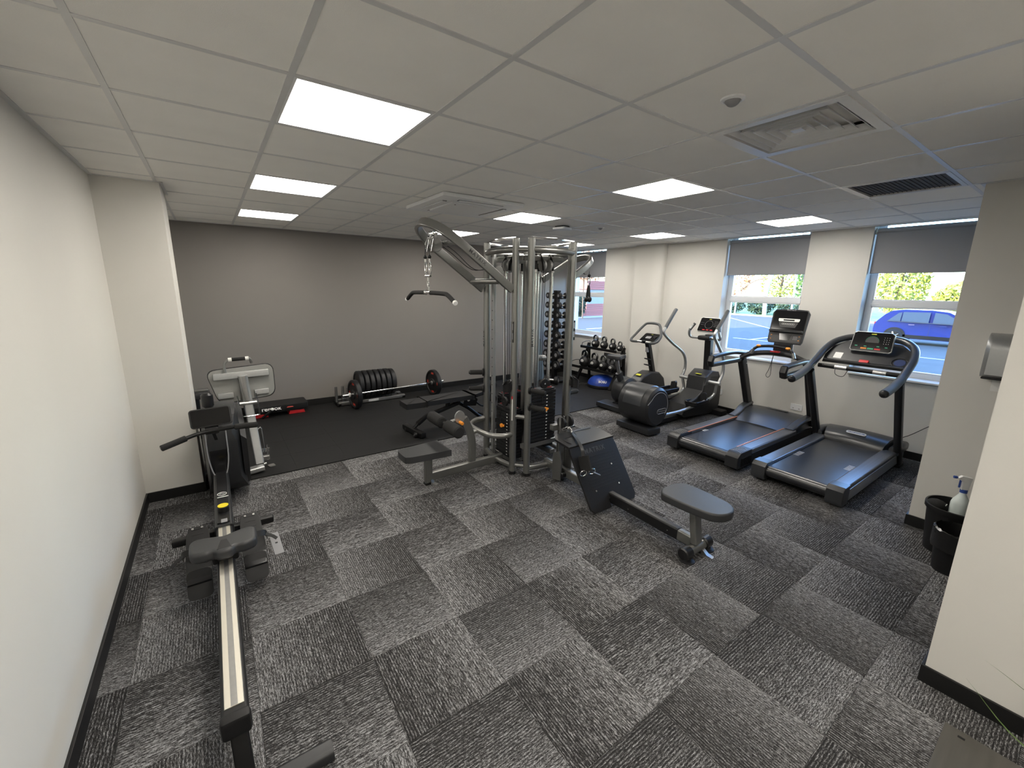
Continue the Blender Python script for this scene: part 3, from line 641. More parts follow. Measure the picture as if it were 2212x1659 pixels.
ph = part('pulley_head', MB().sweep(spline([(xr-.02, 1.0, .10), (xr-.02, .985, .35), (xr-.02, .97, .60)], 3), rrect(.035, .08, .01, 3)), 'frame', G)
for s in (-.035, .045):
    part('head_cheek', MB().prism([(-.06, 0), (.05, -.02), (.07, .10), (.05, .26), (-.03, .30), (-.07, .2)], -.006, .006, fr((xr-.02+s*1.6, .96, .03), (0, 1, 0), (0, 0, 1))), 'frame', ph)
    c = V((xr-.02+s*1.2, .93, .62)); q = part('row_pulley', MB().cyl(c-V((.013, 0, 0)), c+V((.013, 0, 0)), .058, n=26, bev=.004), 'blackp', G)
    for t in (-1, 1): part('pulley_cheek', MB().prism(rrect(.03, .15, .013), -.002, .002, fr(c+V((t*.02, 0, -.01)), (0, 1, 0), (0, .25, 1))), 'steel', q)
    part('cable', MB().cyl(c+V((0, .05, 0)), (c.x, .98, .12), .0035, n=6), 'blackp', G)
part('head_crossbar', MB().box((xr-.05, 1.0, .56), (.16, .06, .06), .008), 'frame', G)
part('trolley_bar', MB().box((xr+.005, .90, .565), (.16, .02, .03), .005), 'chrome', G)
part('pivot_bolt', MB().cyl((xr-.075, .90, .085), (xr+.075, .90, .085), .03, n=18, bev=.005), 'satin', G)
# far bay: high boom over the far side and the seat back seen through the tower
loop = [V((2.75, 1.40, 1.98)), V((3.0, 1.42, 2.12)), V((3.12, 1.46, 2.20)), V((3.18, 1.56, 2.235)), V((3.18, 1.68, 2.235)), V((3.12, 1.78, 2.20)), V((3.0, 1.82, 2.12)), V((2.75, 1.84, 1.98))]
part('far_boom', MB().sweep(spline(loop, 5), rrect(.032, .075, .012, 3), upv=(-.5, 0, .85)), 'frame', G)
c = V((3.13, 1.55, 2.10)); part('far_boom_pulley', MB().cyl(c-V((0, .012, 0)), c+V((0, .012, 0)), .055, n=24, bev=.004), 'greydisc', G)
part('cable', MB().cyl((3.19, 1.55, 2.13), (3.19, 1.55, 2.05), .0035, n=6), 'blackp', G); part('cable_ball', MB().ball((3.19, 1.55, 2.035), .02, n=12), 'blackp', G)
part('press_arm', MB().tube([(2.66, 2.02, 1.02), (2.85, 2.12, 1.03), (3.05, 2.12, 1.02)], .036, 14, 5), 'frame', G)
part('back_pad', MB().prism(rrect(.30, .55, .05), -.035, .035, fr((2.98, 2.26, .98), (1, .2, 0), (0, .15, 1)), .012), 'gvinyl', G)
part('back_pad_frame', MB().box((2.98, 2.3, .55), (.07, .07, 1.05), .012), 'frame', G); part('far_seat_pad', MB().prism(rrect(.34, .36, .07), -.06, 0, M.Translation((2.98, 2.55, .46)), .014), 'gvinyl', G)
part('far_base_beam', MB().box((2.85, 2.32, .05), (.5, .07, .08), .012), 'frame', G)

# handles hanging on the gym
T = thing('lat_bar', 'curved black grip pulldown bar hanging from the gym boom', 'exercise bar', (1.255, yc, 1.83))
path = [(1.255, yc+.50, 1.765), (1.255, yc+.36, 1.828), (1.255, yc+.05, 1.833)]
for s in (-1, 1):
    q = [(a, yc+s*(b-yc), c) for a, b, c in path]
    part('grip', MB().sweep(spline([q[0], V(q[0]).lerp(V(q[1]), .8), V(q[1]).lerp(V(q[2]), .15), q[2]], 5), circ(.0185, 14)), 'foam', T); d = (V(q[0])-V(q[1])).normalized()
    part('end_cap', MB().cyl(V(q[0])-d*.002, V(q[0])+d*.022, .02, n=16, bev=.003), 'print', T); part('grip_ring', MB().cyl((1.255, yc+s*.045, 1.833), (1.255, yc+s*.06, 1.833), .022, n=16), 'chrome', T)
part('centre_bar', MB().cyl((1.255, yc-.06, 1.833), (1.255, yc+.06, 1.833), .015, n=14), 'chrome', T)
part('bar_eye', MB().box((1.255, yc, 1.862), (.014, .024, .05), .004), 'chrome', T)
def clip(T, a, b, wd, n=1, ax=(0, 1, 0)):
    a, b = V(a), V(b); w = V(ax)*wd; part('snap_clip', MB().sweep(spline([a, a.lerp(b, .25)+w, a.lerp(b, .75)+w*.9, b, a.lerp(b, .75)-w*.9, a.lerp(b, .25)-w], 5, True), circ(.0055, 8), closed=True), 'chrome', T)
clip(T, (1.255, yc, 1.94), (1.255, yc, 1.88), .012); part('swivel', MB().cyl((1.255, yc, 1.935), (1.255, yc, 1.965), .009, n=10), 'chrome', T)
part('spreader', MB().cyl((1.255, yc-.05, 1.978), (1.255, yc+.05, 1.978), .011, n=12), 'chrome', T)
for k in (-.045, .045): clip(T, (1.255, yc+k, 2.10), (1.255, yc+k, 1.985), .018)
T = thing('rope_handle', 'black triceps rope hanging in front of the far window', 'rope handle', (3.19, 1.55, 1.7))
clip(T, (3.19, 1.55, 2.015), (3.19, 1.55, 1.925), .016)
for s in (-1, 1):
    part('rope', MB().tube([(3.19, 1.55, 1.927), (3.19, 1.55+s*.012, 1.87), (3.19, 1.55+s*.02, 1.79)], .013, 10), 'foam', T); part('rope_knob', MB().ball((3.19, 1.55+s*.024, 1.77), .027, (1, 1, 1.2), 14), 'blackp', T)
T = thing('ankle_strap_handle', 'black strap cuff clipped to the low row pulley', 'strap', (2.15, .45, .35))
clip(T, (2.352, .885, .575), (2.315, .81, .555), .015, ax=(.5, -.6, 0))
part('webbing', MB().sweep(spline([(2.315, .81, .555), (2.24, .66, .553), (2.17, .52, .525), (2.14, .465, .465)], 4), rrect(.03, .006, .002, 2)), 'blackp', T)
part('cuff', MB().sweep(spline([(2.14, .465, .475), (2.135, .44, .42), (2.13, .405, .355)], 4), rrect(.13, .022, .008, 3)), 'foam', T)
for p in ((2.085, .40, .352), (2.185, .395, .348)): part('ring', MB().ring(p, .021, .004, (.3, 1, .3), 18, 8), 'chrome', T)
part('buckle', MB().sweep([(2.185, .385, .345), (2.25, .36, .31)], rrect(.02, .008, .003, 2)), 'steel', T)

# ================================================================== treadmill with the tall screen (left)
y0 = .47
T = thing('treadmill', 'black treadmill with tall upright screen and copper deck strips', 'treadmill', (5.0, y0, 0), 'treadmills')
part('deck_base', MB().bx((4.10, y0-.40, .035), (5.95, y0+.40, .125), .02), 'blackp', T)
part('running_belt', MB().bx((4.10, y0-.285, .10), (5.45, y0+.285, .178), .012), 'belt', T)
part('rear_roller', MB().cyl((4.085, y0-.29, .118), (4.085, y0+.29, .118), .058, n=24), 'belt', T)
for s in (-1, 1):
    ya, yb = y0+s*.29, y0+s*.425
    sr = part('side_rail', MB().sweep([(4.16, (ya+yb)/2, .165), (5.42, (ya+yb)/2, .165)], rrect(.132, .09, .02, 3)), 'rail', T)
    part('copper_strip', MB().bx((4.22, ya-s*.002, .203), (5.38, ya+s*.014, .2125), .002), 'copper', sr)
    o = [(4.0, .05), (4.02, .035), (4.30, .035), (4.30, .212), (4.06, .212), (4.0, .165)]
    cap = part('rear_cap', MB().prism([(a, b) for a, b in o], -.07, .07, fr((0, (ya+yb)/2, 0), (1, 0, 0), (0, 0, 1)), .01), 'char', T)
    for k in range(5): part('chevron', MB().sweep([(4.075+.035*k, (ya+yb)/2-.055, .2135), (4.10+.035*k, (ya+yb)/2, .2135), (4.075+.035*k, (ya+yb)/2+.055, .2135)], rrect(.006, .003, .001, 1)), 'pgrey', cap)
    for k in range(9): part('side_fin', MB().box((4.08+.026*k, yb+s*.005, .10), (.010, .006, .09), .002), 'blackp', cap)
    part('side_skirt', MB().bx((4.3, yb-s*.02, .05), (5.9, yb+s*.004, .16), .006), 'blackp', T)
hood = MB(); hx = [(5.30, .176, .33), (5.42, .20, .38), (5.55, .235, .41), (5.70, .275, .415), (5.90, .285, .40), (6.04, .25, .36), (6.085, .15, .33)]
rg = []
for X, Z, hw in hx: rg.append([V((X, y0+a*hw, Z if abs(a) < .93 else (Z-.05 if abs(a) < .99 else .05))) + V((0, 0, .018*(1-min(1, abs(a))**2))) for a in (-1, -.97, -.9, -.6, -.3, 0, .3, .6, .9, .97, 1)])
part('motor_hood', hood.loft(rg), 'hood', T)
part('hood_vent', MB().box((5.86, y0, .306), (.05, .26, .006), .002), 'rail', T)
for s in (-1, 1): part('hood_shoulder', MB().sweep(spline([(5.36, y0+s*.36, .20), (5.52, y0+s*.36, .235), (5.70, y0+s*.385, .29), (5.92, y0+s*.40, .31)], 4), rrect(.10, .05, .02, 3)), 'hood', T)
for s in (-1, 1):
    p = part('upright', MB().sweep([(5.93, y0+s*.405, .20), (5.53, y0+s*.405, .99)], rrect(.075, .125, .02, 3), upv=(1, 0, .5)), 'satin', T)
    part('bolt', MB().cyl((5.60, y0+s*.405-.037, .92), (5.60, y0+s*.405-.042, .92), .009, n=8), 'steel', p)
    h = part('side_handle', MB().sweep(spline([(5.62, y0+s*.41, 1.055), (5.30, y0+s*.42, 1.085), (4.95, y0+s*.425, 1.075), (4.80, y0+s*.425, 1.062)], 5), rrect(.07, .042, .014, 3)), 'satin', T)
    part('handle_tip', MB().sweep([(4.80, y0+s*.425, 1.068), (4.775, y0+s*.425, 1.01), (4.80, y0+s*.425, .955)], rrect(.074, .05, .016, 3)), 'satin', h)
    part('lower_handle', MB().sweep(spline([(4.80, y0+s*.425, .96), (5.1, y0+s*.42, .965), (5.50, y0+s*.41, .97)], 5), rrect(.06, .05, .014, 3)), 'satin', h)
part('cross_bar', MB().sweep(spline([(5.50, y0+.41, 1.00), (5.56, y0+.32, 1.06), (5.62, y0+.15, 1.095), (5.635, y0, 1.10), (5.62, y0-.15, 1.095), (5.56, y0-.32, 1.06), (5.50, y0-.41, 1.00)], 5), rrect(.10, .06, .022, 3), upv=(.35, 0, 1)), 'satin', T)
part('grip_arch', MB().tube([(5.45, y0+.27, 1.10), (5.46, y0+.21, 1.17), (5.48, y0+.14, 1.195), (5.50, y0, 1.205), (5.48, y0-.14, 1.195), (5.46, y0-.21, 1.17), (5.45, y0-.25, 1.10)], .019, 12, 5), 'satin', T)
for s in (-1, 1):
    part('grip_knob', MB().ball((5.45, y0+s*.175, 1.20), .028, (1, 1, .6), 14), 'orange', T); part('pulse_grip', MB().cyl((5.45, y0+s*.235, 1.15), (5.45, y0+s*.258, 1.085), .021, n=14), 'steel', T)
part('stop_button', MB().box((5.53, y0, 1.135), (.05, .11, .02), .006), 'red', T)
mast = part('screen_mast', MB().box((5.74, y0, 1.16), (.07, .22, .16), .02), 'satin', T)
cm = fr((5.70, y0-.01, 1.235), (0, -1, 0), (.26, 0, 1))       # console plane: x to the right as the user sees it, y up
CON = part('console', MB().prism([(-.205, .03), (-.19, 0), (.19, 0), (.205, .03), (.215, .40), (.185, .445), (0, .455), (-.185, .445), (-.215, .40)], -.045, 0, cm, .008), 'satin', T)
part('screen', MB().prism(rrect(.385, .255, .012), 0, .002, cm @ M.Translation((0, .30, 0))), 'screen', CON)
part('shelf_lip', MB().box((0, .155, .018), (.40, .035, .036), .01, cm), 'satin', CON)
part('key_panel', MB().prism([(-.18, .02), (.18, .02), (.19, .13), (-.19, .13)], 0, .002, cm), 'pdark', CON); part('lower_display', MB().prism([(-.055, .04), (.055, .04), (.075, .125), (-.075, .125)], .002, .003, cm), 'screen', CON)
for k in range(9): part('number_key', MB().box((.105+.017*(k % 3), .06+.017*(k//3), .003), (.010, .010, .002), .001, cm), 'pgrey', CON)
for a, b in ((-.165, .05), (-.165, .10), (.165, .05), (.165, .10)): part('orange_key', MB().box((a, b, .003), (.012, .008, .002), 0, cm), 'orange', CON)
part('poster_bar', MB().prism([(-.115, .285), (.115, .285), (.125, .30), (.125, .325), (-.125, .325), (-.125, .30)], .002, .0032, cm), 'print', CON); part('bar_slot', MB().box((0, .305, .0034), (.13, .016, .001), 0, cm), 'screen', CON)
part('button_plate', MB().prism([(-.09, .21), (.09, .21), (.115, .275), (-.115, .275)], .002, .0028, cm), 'pdark', CON)
for k in range(7): part('round_key', MB().ring(cm @ V((-.063+.021*k, .255, .003)), .0075, .0012, cm.to_3x3() @ V((0, 0, 1)), 12, 4), 'print', CON)
text('lettering', 'MATRIX', .026, 'pgrey', CON, cm @ M.Translation((0, .437, .001)), .0004, spacing=1.2)
part('safety_cord', MB().tube([(5.50, y0+.0, 1.10), (5.49, y0+.005, .98), (5.48, y0-.015, .88), (5.48, y0+.03, .80), (5.485, y0+.055, .84), (5.495, y0+.01, .98), (5.51, y0+.005, 1.09)], .0035, 6), 'red', T) if False else part('safety_cord', MB().tube([(5.50, y0+.0, 1.10), (5.48, y0+.02, .92), (5.47, y0+.045, .83), (5.47, y0+.02, .80), (5.475, y0-.005, .84), (5.49, y0+.005, .98), (5.51, y0+.005, 1.09)], .003, 6), 'blackp', T)
for s, xx in ((1, 4.55), (-1, 5.15)):
    for k in range(3): part('belt_mark', MB().bx((4.50+.035*k, y0+s*.24, .1785), (4.512+.035*k, y0+s*.28, .1795)), 'print', T)
    part('belt_mark', MB().bx((4.50, y0+s*.272, .1785), (4.582, y0+s*.281, .1797)), 'print', T)

# ================================================================== treadmill with the hoop handrail (right)
y0 = -.487
T = thing('treadmill', 'black treadmill with rounded hoop handrail and small tilted console', 'treadmill', (5.0, y0, 0), 'treadmills')
part('deck_base', MB().bx((4.13, y0-.36, .03), (5.9, y0+.36, .13), .02), 'blackp', T)
part('running_belt', MB().bx((4.07, y0-.26, .10), (5.5, y0+.26, .176), .012), 'belt', T); part('rear_roller', MB().cyl((4.075, y0-.26, .118), (4.075, y0+.26, .118), .056, n=24), 'belt', T)
for s in (-1, 1):
    yy = y0+s*.325
    part('side_rail', MB().sweep([(4.14, yy, .165), (5.56, yy, .165)], rrect(.125, .075, .016, 3)), 'rail', T)
    part('side_panel', MB().bx((4.08, y0+s*.375, .05), (5.85, y0+s*.392, .165), .01), 'silver', T)
    part('rear_cap', MB().prism([(4.0, .07), (4.02, .03), (4.16, .03), (4.16, .206), (4.04, .206), (4.0, .17)], -.068, .068, fr((0, yy, 0), (1, 0, 0), (0, 0, 1)), .01), 'hood', T)
    part('upright', MB().sweep([(5.73, y0+s*.385, .0), (5.63, y0+s*.385, .16), (5.09, y0+s*.385, 1.03)], rrect(.065, .085, .02, 3), upv=(1, 0, .6)), 'satin', T)
    part('upright_foot', MB().box((5.73, y0+s*.385, .02), (.14, .07, .04), .01), 'blackp', T)
    for k in range(5): part('belt_mark', MB().bx((4.62+.035*k, y0+s*.20, .1765), (4.63+.035*k, y0+s*.255, .1775)), 'print', T)
hx = [(5.50, .176, .30), (5.545, .245, .315), (5.62, .285, .33), (5.75, .30, .345), (5.88, .27, .36), (5.97, .20, .35), (6.0, .08, .33)]
rg = [[V((X, y0+a*hw, (Z if abs(a) < .95 else .10)+.016*(1-a*a))) for a in (-1, -.97, -.9, -.6, -.3, 0, .3, .6, .9, .97, 1)] for X, Z, hw in hx]
part('motor_hood', MB().loft(rg), 'hood', T)
part('hood_wing', MB().sweep(spline([(5.56, y0-.36, .20), (5.72, y0-.37, .22), (5.93, y0-.36, .20)], 4), rrect(.09, .10, .03, 3)), 'hood', T); part('hood_wing', MB().sweep(spline([(5.56, y0+.36, .20), (5.72, y0+.37, .22), (5.93, y0+.36, .20)], 4), rrect(.09, .10, .03, 3)), 'hood', T)
pm2 = fr((5.575, y0, .270), (0, -1, 0), (.9, 0, .44)); pt = part('name_plate', MB().prism(rrect(.19, .045, .022), 0, .004, pm2 @ M.Translation((0, .04, .012))), 'print', T)
text('lettering', 'TECHNOGYM', .025, 'pblue', pt, pm2 @ M.Translation((0, .04, .0172)), .0005)
# hoop: both grips and the arch behind the console are one tube
arch = [(4.64, .385, .985), (4.85, .39, 1.015), (5.05, .395, 1.07), (5.25, .395, 1.155), (5.42, .39, 1.245), (5.56, .35, 1.33), (5.65, .25, 1.385), (5.68, .12, 1.405), (5.685, 0, 1.41)]
full_arch = [(a, y0+b, c) for a, b, c in arch] + [(a, y0-b, c) for a, b, c in reversed(arch[:-1])]
part('handrail_hoop', MB().tube(full_arch, .036, 16, 5), 'hood', T)
for s in (-1, 1):
    part('hand_grip', MB().tube([(4.63, y0+s*.385, .983), (4.85, y0+s*.39, 1.015), (5.06, y0+s*.395, 1.073)], .039, 16, 5), 'grip', T, 'grey rubber hand grip')
    part('grip_end', MB().ball((4.625, y0+s*.385, .982), .036, (1, 1, 1), 14), 'blackp', T)
dm = fr((5.36, y0, 1.13), (0, -1, 0), (.32, 0, .27))
part('dash_panel', MB().prism([(-.375, -.01), (.375, -.01), (.385, .10), (.345, .25), (.24, .35), (0, .375), (-.24, .35), (-.345, .25), (-.385, .10)], -.02, 0, dm, .006), 'char', T)
cup = part('cup_recess', MB().ring(dm @ V((.285, .085, .002)), .052, .006, dm.to_3x3() @ V((0, 0, 1)), 24, 6), 'satin', T); part('cup_bottom', MB().lathe([(.048, .001), (.046, .003)], 24, dm @ M.Translation((.285, .085, 0))), 'bluemat', cup)
part('accessory_tray', MB().sweep([dm @ V((-.36, .0, .01)), dm @ V((.36, .0, .01))], rrect(.05, .035, .01, 2)), 'satin', T)
part('front_bar', MB().cyl((5.30, y0-.385, 1.075), (5.30, y0+.385, 1.075), .024, n=16), 'blackp', T)
for s in (-.17, .17): part('pulse_grip', MB().cyl((5.30, y0+s-.055, 1.075), (5.30, y0+s+.055, 1.075), .0255, n=16), 'steel', T)
part('stop_button', MB().box((0, .035, .012), (.085, .04, .02), .006, dm), 'red', T); part('warning_label', MB().prism(rrect(.075, .09, .004), 0, .0015, dm @ M.Translation((-.255, .10, 0))), 'print', T)
cm = fr((5.46, y0-.01, 1.265), (0, -1, 0), (.33, 0, 1))
CON = part('console', MB().prism([(-.185, .02), (-.165, 0), (.165, 0), (.185, .02), (.178, .205), (.15, .225), (-.15, .225), (-.178, .205)], -.035, 0, cm, .008), 'silver', T)
part('console_face', MB().prism([(-.176, .022), (-.16, .008), (.16, .008), (.176, .022), (.17, .2), (.146, .217), (-.146, .217), (-.17, .2)], 0, .002, cm), 'screen', CON)
part('dial_display', MB().prism([(.055*math.cos(PI*i/12), .055*math.sin(PI*i/12)) for i in range(13)]+[(-.06, -.012), (.06, -.012)], .002, .003, cm @ M.Translation((0, .115, 0))), 'pdark', CON)
part('dial_ring', MB().sweep([cm @ V((.058*math.cos(PI*i/16), .115+.058*math.sin(PI*i/16), .003)) for i in range(17)], circ(.0012, 6)), 'pgreen', CON)
for k in range(12): part('number_key', MB().box((.10+.02*(k % 3), .10+.022*(k//3), .003), (.005, .005, .001), 0, cm), 'print', CON)
for k, mt in ((-.06, 'orange'), (0, 'pgreen'), (.06, 'red')): part('colour_key', MB().box((k, .035, .003), (.052, .016, .002), .001, cm), mt, CON)
for a, b in ((-.13, .06), (.13, .06), (-.05, .06), (.06, .065)): part('green_mark', MB().box((a, b, .0028), (.022, .008, .001), 0, cm), 'pgreen', CON)
part('brand_badge', MB().prism(rrect(.045, .010, .004), .002, .003, cm @ M.Translation((0, .198, 0))), 'pyel', CON)
part('safety_cord', MB().tube([(5.29, y0+.22, 1.06), (5.27, y0+.20, 1.00), (5.27, y0+.13, .985), (5.29, y0+.10, 1.06)], .003, 6), 'blackp', T)

# ================================================================== cross trainer
y0 = 1.52
T = thing('cross_trainer', 'dark grey cross trainer with tall silver swing arms', 'cross trainer', (5.0, y0, 0))
part('rear_stabiliser', MB().prism([(-.12, -.27), (.10, -.29), (.14, -.25), (.14, .25), (.10, .29), (-.12, .27)], .02, .105, M.Translation((4.235, y0, 0)), .018), 'char', T)
part('base_beam', MB().bx((4.30, y0-.06, .03), (5.6, y0+.06, .10), .015), 'blackp', T)
dr = part('flywheel_housing', MB().lathe([(.05, -.25), (.215, -.25), (.245, -.225), (.25, -.1), (.25, .1), (.245, .225), (.215, .25), (.05, .25)], 48, fr((4.315, y0, .375), (1, 0, 0), (0, 0, 1)) @ M.Diagonal((1.0, 1.06, 1, 1))), 'char', T)
part('housing_saddle', MB().sweep([(4.315+.258*math.cos(a), y0, .375+.272*math.sin(a)) for a in [math.radians(t) for t in range(65, 191, 9)]], rrect(.30, .014, .006, 2), upv=(0, 1, 0)) if False else MB().loft([[V((4.315+r*math.cos(a), y0+b, .375+r*1.06*math.sin(a))) for r, b in ((.247, -.15), (.258, -.14), (.258, .14), (.247, .15))] for a in [math.radians(t) for t in range(62, 176, 8)]]), 'hood', dr)
part('housing_line', MB().sweep([(4.315+.19*math.cos(a)-.0, y0-.251, .385+.19*math.sin(a)) for a in [math.radians(t) for t in range(-40, 150, 8)]]+[(4.08, y0-.252, .44)], circ(.0035, 6)), 'pgrey', dr)
lm = fr((4.385, y0-.2515, .315), (1, 0, 0), (0, 0, 1)); b = part('side_badge', MB().ring((0, 0, 0), .001, .0005).xf(M.Identity(4)) if False else MB().sweep([lm @ V((p[0], p[1], 0)) for p in rrect(.19, .06, .03, 5)], circ(.003, 6), closed=True), 'pgrey', dr)
text('lettering', 'TECHNOGYM', .026, 'pgrey', dr, lm @ M.Translation((0, 0, .001)), .0003)
part('brand_badge', MB().box((4.075, y0, .425), (.004, .06, .012), 0, M.Identity(4)), 'pyel', dr)
# front housing
o = [(5.05, .12), (5.12, .07), (5.60, .03), (5.98, .03), (6.03, .15), (6.03, .42), (5.98, .58), (5.92, .67), (5.72, .70), (5.55, .62), (5.52, .42), (5.35, .33), (5.10, .27)]
part('front_housing', MB().prism(o, -.15, .15, fr((0, y0, 0), (1, 0, 0), (0, 0, 1)), .025, 3), 'char', T)
part('front_stabiliser', MB().box((5.92, y0, .045), (.17, .60, .085), .015), 'blackp', T)
part('housing_cap', MB().prism([(5.54, .50), (5.58, .62), (5.72, .705), (5.90, .68), (5.90, .60), (5.70, .62), (5.62, .50)], -.155, .155, fr((0, y0, 0), (1, 0, 0), (0, 0, 1)), .012), 'hood', T); part('brand_badge', MB().box((5.60, y0, .652), (.05, .09, .004), .001, M.Identity(4)), 'pyel', T)
part('mast', MB().sweep([(5.84, y0, .62), (5.78, y0, 1.24)], rrect(.10, .10, .02, 3), upv=(1, 0, 0)), 'satin', T); part('mast_label', MB().box((5.755, y0, 1.10), (.002, .055, .10), 0), 'pgrey', T)
part('pivot_shaft', MB().cyl((5.64, y0-.33, .55), (5.64, y0+.33, .55), .028, n=18, bev=.004), 'silver', T)
for s, sh in ((1, -.12), (-1, .12)):
    yy = y0+s*.30
    a = part('swing_arm', MB().tube([(5.64, yy, .55), (5.72+sh*.1, yy, .70), (5.66+sh*.3, yy, .92), (5.40+sh, yy, 1.12), (5.23+sh*1.3, yy, 1.26), (5.25+sh*1.4, yy, 1.33), (5.40+sh*1.45, yy, 1.50), (5.47+sh*1.45, yy, 1.585)], .021, 14, 5), 'silver', T)
    part('arm_grip', MB().tube([(5.265+sh*1.4, yy, 1.345), (5.40+sh*1.45, yy, 1.50), (5.47+sh*1.45, yy, 1.585), (5.495+sh*1.45, yy, 1.61)], .026, 14, 4), 'grip', a)
    part('pedal_arm', MB().tube([(4.50, y0+s*.19, .30 if s > 0 else .22), (5.0, y0+s*.19, .30 if s > 0 else .22), (5.60, y0+s*.24, .33), (5.64, yy-s*.02, .53)], .022, 12, 5), 'silver', T)
    zz = .40 if s > 0 else .27; xx = 5.12 if s > 0 else 5.32
    p = part('foot_pedal', MB().prism(rrect(.38, .17, .05), zz-.02, zz+.012, M.Translation((xx, y0+s*.19, 0)), .008), 'blackp', T); part('pedal_rim', MB().sweep([(xx+a, y0+s*.19+b, zz+.03) for a, b in rrect(.39, .18, .05, 4)], rrect(.016, .05, .005, 1), closed=True, upv=(0, 0, 1)), 'satin', p)
    part('pedal_stop', MB().prism([(-.05, 0), (.05, 0), (.035, .13), (-.03, .15), (-.05, .13)], -.02, .02, fr((xx+.15, y0+s*.19, zz), (0, 1, 0), (0, 0, 1)), .008), 'char', p)
    part('fixed_handle', MB().tube([(5.72, y0+s*.03, 1.20), (5.70, y0+s*.16, 1.185), (5.66, y0+s*.24, 1.20), (5.62, y0+s*.235, 1.29), (5.66, y0+s*.20, 1.38)], .019, 12, 5), 'silver', T); part('fixed_grip', MB().tube([(5.622, y0+s*.233, 1.30), (5.645, y0+s*.215, 1.345), (5.675, y0+s*.19, 1.40)], .022, 12, 4), 'grip', T)
part('handle_hub', MB().box((5.72, y0+.02, 1.19), (.14, .20, .07), .025), 'satin', T)
cm = fr((5.69, y0, 1.285), (0, -1, 0), (.45, 0, 1))
CON = part('console', MB().prism([(-.165, .02), (-.15, 0), (.15, 0), (.165, .02), (.155, .215), (.135, .23), (-.135, .23), (-.155, .215)], -.035, 0, cm, .008), 'silver', T)
part('console_face', MB().prism([(-.157, .022), (-.145, .008), (.145, .008), (.157, .022), (.148, .208), (.13, .222), (-.13, .222), (-.148, .208)], 0, .002, cm), 'screen', CON)
part('dial_ring', MB().ring(cm @ V((0, .115, .003)), .045, .0015, cm.to_3x3() @ V((0, 0, 1)), 24, 6), 'pgrey', CON)
for k in range(12): part('number_key', MB().box((.085+.019*(k % 3), .09+.025*(k//3), .003), (.005, .005, .001), 0, cm), 'print', CON)
for k in range(6): part('menu_key', MB().box((-.125+.019*(k % 3), .11+.03*(k//3), .003), (.008, .005, .001), 0, cm), 'pgrey', CON)
for k in (-.06, .0, .06): part('red_key', MB().box((k, .03, .003), (.04, .012, .002), .001, cm), 'red', CON)
part('brand_badge', MB().box((0, .2, .003), (.035, .008, .001), 0, cm), 'pyel', CON)

# ================================================================== upright exercise bike
y0 = 2.39
T = thing('exercise_bike', 'dark upright exercise bike with closed loop handlebar beside the pillar', 'exercise bike', (5.2, y0, 0))
part('rear_stabiliser', MB().prism([(-.12, -.26), (.10, -.28), (.14, -.24), (.14, .24), (.10, .28), (-.12, .26)], .02, .10, M.Translation((4.73, y0, 0)), .018), 'char', T)
part('front_stabiliser', MB().box((5.83, y0, .05), (.15, .5, .085), .015), 'blackp', T); part('base_beam', MB().bx((4.75, y0-.05, .03), (5.8, y0+.05, .12), .015), 'blackp', T)
part('crank_housing', MB().lathe([(.03, -.13), (.17, -.13), (.215, -.10), (.225, 0), (.215, .10), (.17, .13), (.03, .13)], 36, fr((4.98, y0, .29), (1, 0, 0), (0, 0, 1))), 'char', T)
o = [(5.05, .10), (5.85, .08), (5.92, .25), (5.86, .42), (5.72, .53), (5.5, .56), (5.30, .50), (5.15, .38)]
part('front_housing', MB().prism(o, -.11, .11, fr((0, y0, 0), (1, 0, 0), (0, 0, 1)), .03, 3), 'char', T); part('brand_badge', MB().box((5.30, y0, .515), (.05, .09, .004), .001, M.Translation((5.30, y0, .515)) @ M.Rotation(-.4, 4, 'Y') @ M.Translation((-5.30, -y0, -.515))), 'pyel', T)
part('seat_post', MB().sweep([(4.95, y0, .30), (4.80, y0, .60)], rrect(.075, .10, .025, 3)), 'char', T); part('seat_slide', MB().cyl((4.82, y0, .55), (4.745, y0, .80), .028, n=16), 'steel', T)
sd = [(-.15, -.02), (-.14, -.10), (-.09, -.125), (0, -.085), (.08, -.04), (.15, -.025), (.16, 0), (.15, .025), (.08, .04), (0, .085), (-.09, .125), (-.14, .10), (-.15, .02)]
part('saddle', MB().prism([(p.x, p.y) for p in spline([(a, b, 0) for a, b in sd], 3, True)], -.065, 0, M.Translation((4.77, y0, .885)) @ M.Rotation(.03, 4, 'Y'), .022, 3), 'gvinyl', T)
part('mast', MB().sweep([(5.68, y0, .48), (5.47, y0, 1.05)], rrect(.075, .085, .018, 3), upv=(1, 0, .3)), 'satin', T); part('mast_label', MB().box((5.47, y0, .92), (.03, .05, .08), .002, M.Identity(4)), 'pgrey', T)
for z in (.66, .76): part('bottle_ring', MB().ring((5.50, y0+.0, z), .036, .008, (.3, 0, 1), 20, 8), 'satin', T)
lp = [(5.42, y0+.10, 1.08), (5.36, y0+.22, 1.07), (5.38, y0+.25, 1.12), (5.55, y0+.10, 1.34), (5.57, y0-.0, 1.365), (5.57, y0-.10, 1.36), (5.54, y0-.235, 1.23), (5.44, y0-.22, 1.10), (5.40, y0-.12, 1.05)]
lp = [(5.40, y0+.09, 1.05), (5.33, y0+.20, 1.05), (5.36, y0+.255, 1.075), (5.44, y0+.24, 1.15), (5.56, y0+.16, 1.31), (5.585, y0+.09, 1.345), (5.585, y0-.06, 1.345), (5.57, y0-.14, 1.31), (5.48, y0-.235, 1.17), (5.40, y0-.235, 1.08), (5.34, y0-.18, 1.05), (5.40, y0-.09, 1.05)]
part('loop_handlebar', MB().tube(lp, .02, 12, 5), 'grip', T, 'black loop handlebar')
